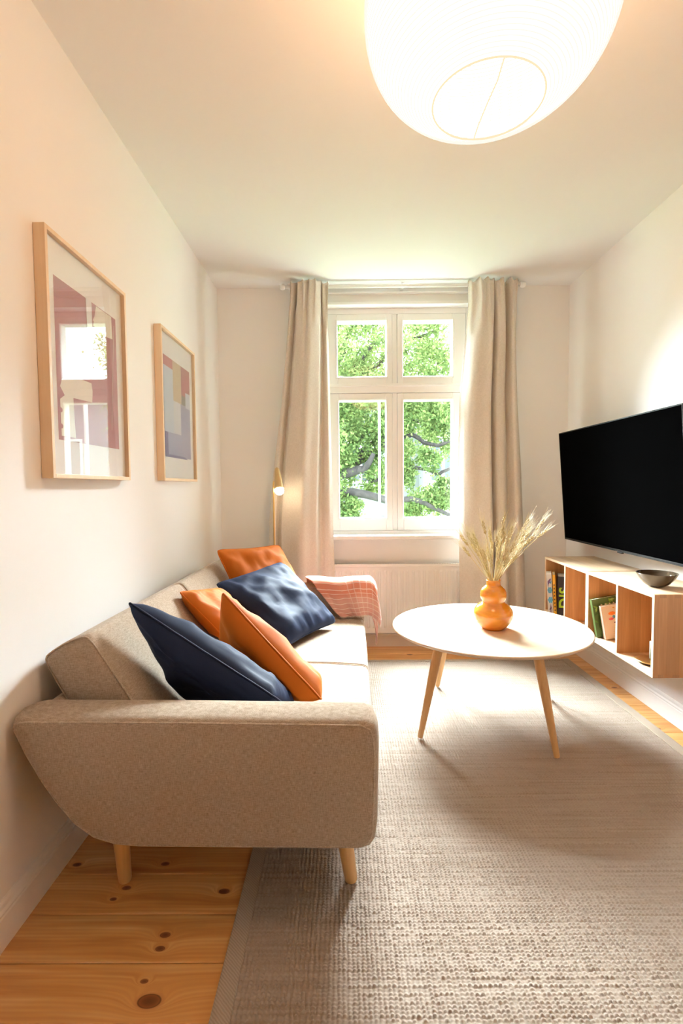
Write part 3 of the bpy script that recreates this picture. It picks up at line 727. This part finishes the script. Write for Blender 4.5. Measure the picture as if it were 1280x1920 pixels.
# candle on a brass saucer in the near shelf
sau = thing('candle_saucer', 'shallow round brass dish inside the near shelf', 'dish', (1.383, 2.262, zf))
bm_obj('dish', lathe_bm([(.030, .0), (.052, .003), (.066, .010), (.068, .013), (.066, .0145), (.050, .0165), (.022, .019), (.012, .0195)], 40), 'brass', sau, True)
cnd = thing('candle', 'pale candle stub standing on the brass dish', 'candle', (1.383, 2.262, zf + .0198))
bm_obj('wax', lathe_bm([(.0105, 0), (.0105, .075), (.0095, .078), (.004, .0775)], 20), 'candle', cnd, True)
bm_obj('wick', tube_bm([(0, 0, .076), (.0005, 0, .082), (.0018, 0, .087)], .0009, 6), 'black', cnd)

bowl = thing('bowl', 'dark brown glazed bowl on top of the near shelf', 'bowl', (1.415, 2.292, SZ1 + .0003))
bm_obj('bowl_body', lathe_bm([(.030, 0), (.034, .002), (.052, .015), (.073, .040), (.0835, .060), (.0845, .0625), (.0825, .063), (.071, .042), (.050, .018), (.030, .008), (.008, .006)], 56), 'bowl', bowl, True)

# ------------------------------------------------------------------ television
TVW, TVH, TVT = 1.245, .712, .028
tv = thing('television', 'large black flat-screen television tilted on the right wall', 'television', (1.4935, 2.808, .812))
tilt = Matrix.Rotation(-.072, 4, 'Y')
def tvpart(n, x0, x1, y0, y1, z0, z1, m, par=tv, bev=.003):
    o = box(n, x0, x1, y0, y1, z0, z1, m, par, bev)
    if par is tv: o.matrix_local = tilt
    return o
tvpart('screen', -.0005, .004, -TVW / 2 + .006, TVW / 2 - .006, .012, TVH - .006, 'screen', bev=.0003)
bm = bmesh.new()
for a in ((-TVW / 2, -TVW / 2 + .0065, 0, TVH), (TVW / 2 - .0065, TVW / 2, 0, TVH), (-TVW / 2 + .006, TVW / 2 - .006, 0, .0125), (-TVW / 2 + .006, TVW / 2 - .006, TVH - .0065, TVH)):
    box_bm(-.002, .010, a[0], a[1], a[2], a[3], bm, .001)
o = bm_obj('bezel', bm, 'black', tv); o.matrix_local = tilt
tvpart('rear_housing', .004, TVT, -TVW / 2 + .003, TVW / 2 - .003, .003, TVH - .003, 'dark_metal')
tvpart('electronics_bulge', TVT - .002, .055, -.42, .42, .06, .42, 'black')
tvpart('sensor', -.003, .009, -.085, -.035, -.008, .002, 'black')
box('wall_mount', .04, XR - 1.4935, -.22, .22, .26, .52, 'dark_metal', tv, .004)
bm = bmesh.new(); box_bm(.02, .045, -.17, -.13, .20, .58, bm, .002); box_bm(.02, .045, .13, .17, .20, .58, bm, .002)
bm_obj('mount_rail', bm, 'dark_metal', tv)

# ------------------------------------------------------------------ pictures on the left wall
def picture(name, label, y0, y1, z0, z1, shapes, pr):
    u = thing(name, label, 'picture', (XL, (y0 + y1) / 2, z0)); oy, oz = (y0 + y1) / 2, z0
    dpt, fwid = .036, .0135
    w, h = (y1 - y0) / 2, z1 - z0
    for (a, b, c, d) in ((-w, -w + fwid, 0, h), (w - fwid, w, 0, h), (-w + fwid, w - fwid, 0, fwid), (-w + fwid, w - fwid, h - fwid, h)):
        box('frame_bar', .001, dpt, a, b, c, d, 'frame_oak', u, .001)
    box('mat', .004, .020, -w + fwid - .003, w - fwid + .003, fwid - .003, h - fwid + .003, 'mat_board', u, 0)
    art_print('print', shapes, u, lambda a, b, o: (.0202 + o, a - oy, b - oz))
    box('glass_pane', .0245, .0262, -w + fwid, w - fwid, fwid, h - fwid, 'picture_glass', u, 0)
mauve, cream, lilac, wht2 = (.40, .16, .17), (.80, .74, .64), (.50, .27, .28), (.86, .86, .88)
S1 = [(mauve, [(1.568, 1.332), (1.988, 1.332), (1.988, 1.83), (1.568, 1.83)]),
      (cream, [(1.81, 1.752), (1.835, 1.827), (1.952, 1.828), (1.958, 1.746), (1.914, 1.741)]),
      (cream, [(1.627, 1.612), (1.679, 1.612), (1.676, 1.545), (1.783, 1.546), (1.79, 1.52), (1.785, 1.48), (1.66, 1.474), (1.609, 1.474), (1.585, 1.498), (1.597, 1.523), (1.618, 1.53)]),
      (cream, [(1.582, 1.458), (1.609, 1.474), (1.66, 1.474), (1.668, 1.345), (1.584, 1.345)]),
      ((.42, .16, .17), blob(1.584, 1.425, .010, .008)), ((.42, .16, .17), blob(1.584, 1.375, .010, .008)),
      ((.55, .42, .38), [(1.968, 1.80), (1.972, 1.80), (1.930, 1.40), (1.926, 1.40)]),
      ((.78, .62, .60), [(1.805, 1.768), (1.812, 1.768), (1.84, 1.81), (1.834, 1.81)]),
      (wht2, [(1.76, 1.83), (1.80, 1.83), (1.80, 1.72), (1.765, 1.72)])]
picture('framed_picture', 'large framed picture with mauve and cream cut-out shapes, nearer the camera', 1.505, 2.052, 1.212, 1.952, S1, None)
S2 = [((.30, .31, .46), [(2.50, 1.34), (2.92, 1.34), (2.92, 1.835), (2.50, 1.835)]), ((.42, .11, .10), [(2.50, 1.785), (2.638, 1.785), (2.638, 1.835), (2.50, 1.835)]),
      ((.52, .40, .24), [(2.638, 1.63), (2.77, 1.63), (2.77, 1.835), (2.638, 1.835)]), ((.36, .11, .11), [(2.77, 1.68), (2.92, 1.68), (2.92, 1.835), (2.77, 1.835)]),
      ((.17, .18, .15), [(2.77, 1.63), (2.838, 1.63), (2.838, 1.68), (2.77, 1.68)]), ((.55, .60, .70), [(2.838, 1.62), (2.92, 1.62), (2.92, 1.705), (2.838, 1.705)]),
      ((.52, .58, .68), [(2.50, 1.46), (2.638, 1.46), (2.638, 1.785), (2.50, 1.785)]), ((.60, .60, .64), [(2.638, 1.462), (2.752, 1.462), (2.752, 1.63), (2.638, 1.63)]),
      ((.10, .07, .22), [(2.50, 1.34), (2.545, 1.34), (2.545, 1.46), (2.50, 1.46)]), ((.12, .10, .28), [(2.50, 1.335), (2.86, 1.335), (2.80, 1.347), (2.50, 1.350)])]
picture('framed_picture', 'smaller-looking framed picture of grey-blue and red rectangles, nearer the window', 2.44, 2.987, 1.215, 1.958, S2, None)

# ------------------------------------------------------------------ curtains and rod
def curtain(name, label, left, right, folds, side):
    u = thing(name, label, 'curtain', (left[0][1], 3.54, .02), group='linen curtains beside the window')
    ox, oy, oz = u.location; ztop = 2.575
    def fn(a, b):
        z = .02 + (ztop - .02) * b
        xl, xr = catmull(left, -z), catmull(right, -z)
        g = max(0, (z - 2.2) / .375)                    # gathered header
        d = catmull(folds, a)
        y = 3.535 + d * (1 - .45 * g) + .006 * noise.noise((a * 4, z * 1.3, side))
        x = xl + (xr - xl) * a
        x += .010 * math.sin(a * 14 + z * .7 + side) * (1 - g); y += .012 * math.sin(a * 19 - z * 1.1 + side * 2) * (1 - .5 * g)
        if g > 0: y += .018 * g * math.sin(a * 2 * PI * 6.5 + side); x += .006 * g * math.sin(a * 2 * PI * 6.5 + 1.2)
        z2 = z + (.012 * math.sin(a * 2 * PI * 6.5 + .7) * max(0, g - .7) / .3)
        return (x - ox, y - oy, z2 - oz)
    o = grid_obj('cloth', fn, 150, 90, 'curtain', u, True, .003)
    k = 0
    for a in (.1, .25, .4, .55, .7, .85):
        p = Vector(fn(a, .985)); bm = bmesh.new()
        pts = [(p.x, 3.585 - oy + .019 * math.cos(t_), 2.562 - oz + .019 * math.sin(t_)) for t_ in [2 * PI * i / 16 for i in range(16)]]
        bm_obj('curtain_ring', tube_bm(pts, .002, 6, bm, closed=True), 'white_rod', u, True)
    return u
def neg(seq): return sorted([(-z, x) for z, x in seq])
curtain('curtain', 'beige linen curtain hanging left of the window behind the floor lamp',
        neg([(2.6, -.361), (2.38, -.375), (1.75, -.437), (1.37, -.490), (1.0, -.533), (.5, -.55), (0, -.56)]), neg([(2.6, -.089), (2.38, -.096), (1.75, -.088), (1.0, -.082), (.5, -.075), (0, -.075)]),
        [(0, .02), (.07, -.01), (.13, .0), (.19, .045), (.25, -.02), (.38, -.075), (.55, -.085), (.66, -.075), (.76, -.045), (.80, .035), (.86, .03), (.93, .025), (1, .04)], 1.0)
curtain('curtain', 'beige linen curtain hanging right of the window behind the vase',
        neg([(2.6, .859), (2.38, .866), (1.97, .832), (1.75, .810), (1.37, .797), (1.0, .800), (.4, .805), (0, .805)]), neg([(2.6, 1.205), (2.38, 1.208), (1.75, 1.228), (1.37, 1.25), (1.0, 1.266), (.44, 1.285), (0, 1.295)]),
        [(0, .035), (.10, .01), (.22, -.045), (.36, -.06), (.46, -.045), (.52, .045), (.57, -.035), (.64, -.05), (.69, -.03), (.74, .045), (.80, -.02), (.90, -.03), (.96, .02), (1, .05)], 2.0)
rod = thing('curtain_rod', 'white curtain rod above the window, close to the ceiling', 'curtain rod', (.42, 3.585, 2.562))
bm_obj('rod', tube_bm([(-.82, 0, 0), (.81, 0, 0)], .0125, 14), 'white_rod', rod, True)
for s in (-.835, .825):
    b = lathe_bm([(.010, -.02), (.018, -.014), (.021, 0), (.018, .014), (.010, .02)], 16); bmesh.ops.rotate(b, verts=b.verts, cent=(0, 0, 0), matrix=Matrix.Rotation(PI / 2, 3, 'Y'))
    bmesh.ops.translate(b, verts=b.verts, vec=(s, 0, 0)); bm_obj('finial', b, 'white_rod', rod, True)
for s in (-.79, 0, .79): box('bracket', s - .009, s + .009, -.006, .115, .004, .022, 'white_rod', rod, .002)

# ------------------------------------------------------------------ radiator
rad = thing('radiator', 'white ribbed panel radiator under the window', 'radiator', (.36, 3.60, .125))
RW, RH = 1.10, .50
rp = [(-RW / 2, 0)]
nr = int(RW / .040)
bmr = bmesh.new(); prof = []
for i in range(nr):
    x = -RW / 2 + .018 + i * .040
    for dx, dy in ((0, 0), (.010, 0), (.014, -.007), (.026, -.007), (.030, 0)): prof.append((x + dx, dy))
prof.append((RW / 2, 0)); prof.insert(0, (-RW / 2, 0))
zs = [(.0, 0), (.035, 0), (.048, 1), (RH - .058, 1), (RH - .045, 0), (RH - .02, 0)]
V = [[bmr.verts.new((x, d * s, z)) for x, d in prof] for z, s in zs]
for A, B in zip(V, V[1:]):
    for i in range(len(prof) - 1): bmr.faces.new((A[i], A[i + 1], B[i + 1], B[i]))
o = bm_obj('ribbed_panel', bmr, 'radiator', rad, False)
box('body', -RW / 2, RW / 2, .001, .012, 0, RH - .02, 'radiator', rad, .003); box('rear_panel', -RW / 2, RW / 2, .05, .062, 0, RH - .02, 'radiator', rad, .003)
box('top_frame', -RW / 2 - .004, RW / 2 + .004, -.010, .002, RH - .022, RH, 'radiator', rad, .003)
box('top_grille', -RW / 2, RW / 2, .002, .064, RH - .012, RH - .008, 'radiator', rad, 0)
bmr = bmesh.new()
for i in range(92): box_bm(-RW / 2 + .01 + i * .0118, -RW / 2 + .0155 + i * .0118, .045, .062, RH - .0078, RH - .0072, bmr)
o = bm_obj('grille_slots', bmr, 'grille_dark', rad); o['kind'] = 'stuff'
box('side_cover', -RW / 2 - .006, -RW / 2, -.008, .064, .0, RH, 'radiator', rad, .001); box('side_cover', RW / 2, RW / 2 + .006, -.008, .064, .0, RH, 'radiator', rad, .001)
for s in (-.38, .38): box('wall_bracket', s - .015, s + .015, .06, .099, .05, RH - .06, 'radiator', rad, .001)

# ------------------------------------------------------------------ floor lamp behind the sofa
lx, ly = -.472, 3.40
lamp = thing('floor_lamp', 'slim brass floor lamp with lit round bulb by the left curtain', 'floor lamp', (lx, ly, 0))
bm_obj('base', lathe_bm([(.12, .0005), (.122, .004), (.12, .012), (.02, .016), (.010, .02)], 40), 'brass', lamp, True)
bm_obj('pole', tube_bm([(0, 0, .015), (0, 0, 1.195), (.004, -.004, 1.215), (.018, -.012, 1.222)], .0058, 12), 'brass', lamp, True)
sh = bmesh.new(); rings = []
def shade_pt(s): return Vector((.026 + .028 * (1 - s) * .6 + .0, -.016 - .022 * (1 - s), 1.165 + .145 * s))
pr_ = [(0, .0285), (.15, .0290), (.4, .0265), (.65, .0215), (.85, .0165), (.95, .012), (1.0, .005)]
tube_bm([shade_pt(s) for s, r in pr_], [r for s, r in pr_], 24, sh, cap=False)
o = bm_obj('lamp_shade', sh, 'brass_dull', lamp, True); md = o.modifiers.new('s', 'SOLIDIFY'); md.thickness = .0015
b = bmesh.new(); bmesh.ops.create_uvsphere(b, u_segments=24, v_segments=14, radius=.031); bmesh.ops.translate(b, verts=b.verts, vec=shade_pt(0) + Vector((.002, -.004, -.008)))
bm_obj('bulb', b, emit('bulb_glow', (1.0, .80, .52), 26), lamp, True)

# ------------------------------------------------------------------ paper lantern
LX, LY, LZ = .361, 1.30, 2.337
lan = thing('paper_lantern', 'large oval white paper lantern lit from inside, hanging from the ceiling', 'ceiling lamp', (LX, LY, LZ))
LA, LC = .300, .215
def lprof(z):   # radius at height z, a little square-shouldered
    s = min(1, abs(z) / (LC * 1.09)); return LA * (1 - s ** 2.35) ** (1 / 2.1)
zs = [-LC + 2 * LC * (.5 - .5 * math.cos(PI * i / 40)) for i in range(41)]
def paper():
    t = NT('lantern_paper'); e = t.n('ShaderNodeEmission'); e.inputs[0].default_value = (*LANTERN[0], 1); e.inputs[1].default_value = LANTERN[1]
    t.t.links.new(e.outputs[0], t.out.inputs[0]); return t.m
bm_obj('paper_shade', lathe_bm([(lprof(z), z) for z in zs], 64, cap0=False, cap1=False), paper(), lan, True)
MAT['rib'] = emit('lantern_rib', (1.0, .93, .82), .8)
bmr = bmesh.new(); nrib = 62
arc = [0.0]; zz_ = [-LC + 2 * LC * (.5 - .5 * math.cos(PI * i / 400)) for i in range(401)]
for a_, b_ in zip(zz_, zz_[1:]): arc.append(arc[-1] + math.hypot(b_ - a_, lprof(b_) - lprof(a_)))
for i in range(1, nrib):
    z = float(np.interp(arc[-1] * i / nrib, arc, zz_)); r = lprof(z) + .0004
    tube_bm([(r * math.cos(2 * PI * k / 72), r * math.sin(2 * PI * k / 72), z) for k in range(72)], .0018, 4, bmr, closed=True)
bm_obj('bamboo_ribs', bmr, 'rib', lan, True)
rb = lprof(-LC)
MAT['ring'] = emit('ring_wire', (.95, .74, .48), .85)
bm_obj('bottom_ring', tube_bm([(rb * math.cos(2 * PI * k / 64), rb * math.sin(2 * PI * k / 64), -LC - .001) for k in range(64)], .0024, 6, closed=True), 'ring', lan, True)
rt_ = lprof(LC)
bm_obj('top_ring', tube_bm([(rt_ * math.cos(2 * PI * k / 64), rt_ * math.sin(2 * PI * k / 64), LC) for k in range(64)], .0024, 6, closed=True), 'ring', lan, True)
bm_obj('wire_support', tube_bm([(.0, -rb, -LC), (.004, -.5 * rb, -LC - .0015), (.0, 0, -LC - .002), (-.002, rb * .6, -LC - .001), (0, rb, -LC)], .0019, 5), 'ring', lan, True)
bm_obj('cord', tube_bm([(0, 0, .05), (0, 0, ZC - LZ - .012)], .003, 8), 'white_rod', lan, True)
bm_obj('ceiling_cap', lathe_bm([(.045, ZC - LZ - .022), (.05, ZC - LZ - .012), (.05, ZC - LZ - .0005)], 28), 'white_rod', lan, True)
b = bmesh.new(); bmesh.ops.create_uvsphere(b, u_segments=20, v_segments=12, radius=.035); bmesh.ops.translate(b, verts=b.verts, vec=(0, 0, .02))
bm_obj('bulb', b, emit('lantern_bulb', (1.0, .78, .5), 30), lan, True)

# ------------------------------------------------------------------ outside: ground, building across the yard, oak tree
GZ = -5.5
MAT['grass'] = plain('lawn', (.10, .16, .05), .9, noise_amt=.3)
g = box('ground', -40, 40, 4.6, 60, GZ - .3, GZ, 'grass', bev=0); struct(g)
bld = thing('apartment_building', 'pale grey apartment building across the yard behind the tree', 'building', (0, 21, GZ))
MAT['stucco'] = plain('stucco', (.15, .155, .155), .9); MAT['stucco2'] = plain('stucco_light', (.21, .215, .22), .9); MAT['win_dark'] = plain('far_glass', (.03, .04, .045), .12); MAT['roof'] = plain('roof_tile', (.40, .20, .14), .8)
box('facade', -14, 3.1, 0, 8, 0, 10.0, 'stucco', bld, 0); box('wing', 3.1, 14, -1.2, 8, 0, 10.0, 'stucco2', bld, 0)
box('string_course', -14, 3.1, -.12, .02, 8.9, 9.1, 'stucco2', bld, 0)
box('roof', -14.4, 14.4, -1.6, 8.4, 10.0, 10.3, 'roof', bld, 0)
def far_window(x, z, w, h, y=0.0, blinds=False):
    f = bpy.data.objects.new('window', None)
    bmw = bmesh.new(); fr = .09
    for a in ((x, x + fr, z, z + h), (x + w - fr, x + w, z, z + h), (x + fr, x + w - fr, z, z + fr), (x + fr, x + w - fr, z + h - fr, z + h), (x + w / 2 - .05, x + w / 2 + .05, z + fr, z + h - fr)):
        box_bm(a[0], a[1], y - .06, y + .04, a[2], a[3], bmw)
    o = bm_obj('window', bmw, 'frame_white', bld)
    if blinds:
        for k in range(int((h - .2) / .13)): box('slat', x + fr, x + w - fr, y - .05, y - .01, z + .1 + k * .13, z + .1 + k * .13 + .085, 'frame_white', o, 0)
        box('pane', x + fr, x + w - fr, y - .005, y + .005, z + fr, z + h - fr, 'win_dark', o, 0)
    else:
        box('pane', x + fr, x + w / 2 - .05, y - .02, y - .01, z + fr, z + h - fr, 'win_dark', o, 0); box('pane', x + w / 2 + .05, x + w - fr, y - .02, y - .01, z + fr, z + h - fr, 'win_dark', o, 0)
for fl_ in range(3):
    zz = .6 + fl_ * 3.1
    for xx in (-12, -9, -6, -2.4, .1):
        far_window(xx, zz, 1.2, 1.75)
    for xx in (3.3, 5.6, 8.4, 11): far_window(xx, zz, 1.1, 1.8, -1.2)
far_window(1.42, 4.15, .6, 1.4, 0, True)

tree = thing('oak_tree', 'big leafy oak tree with dark branches outside the window', 'tree', (-1.6, 10.5, GZ))
TREE = Vector(tree.location)
t = NT('bark'); nz = t.n('ShaderNodeTexNoise', i_Vector=t.coord((1, 1, .3)), i_Scale=14.0, i_Detail=4.0)
t.set(Base_Color=t.ramp(nz.outputs[0], [(.3, (.010, .008, .007)), (.7, (.035, .030, .026))]), Roughness=.95); t.bump(nz.outputs[0], .8, .03); MAT['bark'] = t.m
def leaf_mat():
    t = NT('oak_leaf'); oi = t.n('ShaderNodeNewGeometry')
    nz = t.n('ShaderNodeTexNoise', i_Vector=t.coord(), i_Scale=1.6, i_Detail=3.0)
    rn = t.math('MULTIPLY_ADD', oi.outputs['Random Per Island'], .55, t.math('MULTIPLY', nz.outputs[0], .55))
    c = t.ramp(rn, [(.25, (.030, .058, .018)), (.5, (.085, .135, .045)), (.8, (.18, .235, .08))])
    d = t.n('ShaderNodeBsdfDiffuse'); t.put(d.inputs[0], c); tl = t.n('ShaderNodeBsdfTranslucent'); t.put(tl.inputs[0], t.mix(.4, c, (.20, .24, .08)))
    mx = t.n('ShaderNodeMixShader', i_0=.4); t.t.links.new(d.outputs[0], mx.inputs[1]); t.t.links.new(tl.outputs[0], mx.inputs[2]); t.t.links.new(mx.outputs[0], t.out.inputs[0]); return t.m
MAT['leaf'] = leaf_mat()
def W_(px, py, y):     # world point on the sight line, relative to the tree's foot
    d = pix_ray(px, py); return Vector((0, 0, CAM_H)) + d * (y / d.y) - TREE
trunk = [Vector((0, 0, 0)), Vector((.05, 0, 1.5)), Vector((.1, -.05, 3.2)), Vector((.15, 0, 4.9)), Vector((.35, .1, 6.3)), Vector((.6, .2, 7.8)), Vector((.7, .2, 9.3))]
bm_obj('trunk', tube_bm(trunk, [.36, .29, .26, .24, .19, .12, .05], 14), 'bark', tree, True)
branches = [
    ([trunk[3], W_(600, 905, 10.4), W_(640, 888, 10.2), W_(682, 880, 10.1), W_(700, 850, 10.0)], [.17, .14, .11, .08, .04]),
    ([trunk[3] - Vector((0, 0, .3)), W_(610, 935, 10.2), W_(655, 922, 10.0), W_(690, 930, 9.9), W_(722, 938, 9.8), W_(770, 935, 9.8), W_(860, 972, 9.7)], [.12, .10, .085, .08, .07, .055, .03]),
    ([trunk[4], W_(680, 860, 10.8), W_(750, 820, 10.6), W_(772, 815, 10.5), W_(795, 830, 10.4), W_(820, 838, 10.3), W_(860, 820, 10.2)], [.12, .09, .055, .045, .042, .04, .025]),
    ([trunk[4], W_(700, 830, 10.9), W_(775, 790, 10.7), W_(800, 792, 10.6), W_(820, 812, 10.6)], [.09, .06, .035, .03, .015]),
    ([W_(770, 875, 10.2), W_(800, 880, 10.2), W_(822, 892, 10.2), W_(845, 877, 10.2)], [.03, .035, .04, .03]),
    ([W_(690, 905, 10.3), W_(740, 890, 10.25), W_(770, 875, 10.2)], [.045, .035, .03]),
    ([trunk[5], W_(645, 660, 10.7), W_(648, 640, 10.7), W_(660, 610, 10.6)], [.07, .05, .045, .03]),
    ([trunk[5], W_(680, 670, 10.7), W_(700, 645, 10.6), W_(720, 635, 10.6)], [.08, .04, .035, .02]),
    ([trunk[4], W_(740, 760, 10.9), W_(815, 705, 10.7), W_(822, 680, 10.6), W_(838, 660, 10.5)], [.08, .05, .03, .025, .015]),
    ([trunk[5], W_(760, 640, 11.0), W_(830, 615, 11.0), W_(850, 600, 11)], [.07, .04, .03, .02]),
    ([trunk[4], Vector((-1.0, -.3, 7.0)), Vector((-2.2, -.5, 7.8))], [.12, .07, .03]), ([trunk[3], Vector((-1.2, .4, 5.6)), Vector((-2.6, .5, 6.0))], [.13, .08, .03]),
    ([trunk[5], Vector((.2, .9, 9.0)), Vector((0, 1.6, 9.8))], [.07, .05, .02]), ([trunk[4], Vector((1.2, 1.0, 7.2)), Vector((2.6, 1.6, 7.6))], [.09, .06, .02]),
]
for pts, rr in branches:
    # refine to a gently crooked path
    fine, fr = [], []
    for i in range(len(pts) - 1):
        for k in range(4):
            s = k / 4; p = pts[i].lerp(pts[i + 1], s); p = p + Vector((noise.noise(p * 3), noise.noise(p * 3 + Vector((9, 0, 0))), noise.noise(p * 3 + Vector((0, 9, 0))))) * .05
            fine.append(p); fr.append(rr[i] * (1 - s) + rr[i + 1] * s)
    fine.append(pts[-1]); fr.append(rr[-1]); bm_obj('branch', tube_bm(fine, fr, 8), 'bark', tree, True)
def leaves():
    # clumps: pixel regions seen through the panes (px, py, spread px, count weight, depth), then the rest of the crown around them
    cl = []
    R_ = random.Random(11)
    def region(x0, x1, y0, y1, n, d0, d1, r0, r1):
        for _ in range(n): cl.append((W_(R_.uniform(x0, x1), R_.uniform(y0, y1), R_.uniform(d0, d1)), R_.uniform(r0, r1)))
    region(610, 735, 590, 720, 95, 10.0, 12.0, .13, .26); region(745, 830, 590, 720, 70, 10.0, 12.0, .12, .24); region(815, 860, 650, 720, 14, 9.6, 11, .10, .18)
    region(605, 735, 725, 830, 95, 10.1, 11.8, .13, .25); region(745, 790, 725, 810, 40, 10.1, 11.8, .12, .2); region(790, 860, 740, 850, 60, 10.1, 11.8, .12, .22)
    region(610, 665, 830, 905, 26, 10.0, 10.8, .10, .18); region(685, 722, 830, 918, 26, 10.0, 10.9, .09, .16); region(625, 668, 905, 970, 16, 9.8, 10.2, .08, .13); region(632, 672, 935, 968, 9, 9.8, 10.2, .07, .11)
    region(748, 775, 830, 910, 26, 10.0, 10.9, .09, .15); region(790, 825, 845, 880, 12, 9.8, 10.4, .08, .13)
    region(752, 850, 928, 968, 34, 9.75, 10.3, .08, .15); region(800, 850, 900, 940, 20, 9.75, 10.3, .08, .14)
    region(560, 640, 560, 960, 60, 9.4, 11.6, .16, .28); region(840, 930, 600, 860, 44, 9.4, 11.6, .14, .26); region(600, 850, 560, 610, 40, 10.0, 12.0, .14, .26)
    for _ in range(110):
        a = R_.uniform(0, 2 * PI); r = R_.uniform(.6, 2.8); cl.append((Vector((-1.0 + r * math.cos(a), .8 + .7 * abs(r * math.sin(a)), R_.uniform(6.2, 10.2))), R_.uniform(.25, .4)))
    co, fc = [], []
    for c, r in cl:
        n = int(52 + 1150 * r * r)
        P = rng.normal(0, .55, (n, 3)) * r + np.array(c)
        for p in P:
            s = R_.uniform(.026, .052); a = Vector((R_.gauss(0, 1), R_.gauss(0, 1), R_.gauss(0, 1))).normalized(); b = a.orthogonal().normalized()
            if R_.random() < .5: b = a.cross(b)
            i = len(co); p = Vector(p)
            co += [p - a * s, p + b * s * .55 - a * s * .1, p + a * s, p - b * s * .55 - a * s * .1]; fc.append((i, i + 1, i + 2, i + 3))
    me = bpy.data.meshes.new('foliage'); me.from_pydata([tuple(v) for v in co], [], fc)
    o = link('foliage', me, 'leaf', tree); o['kind'] = 'stuff'
    print('leaves', len(fc))
leaves()
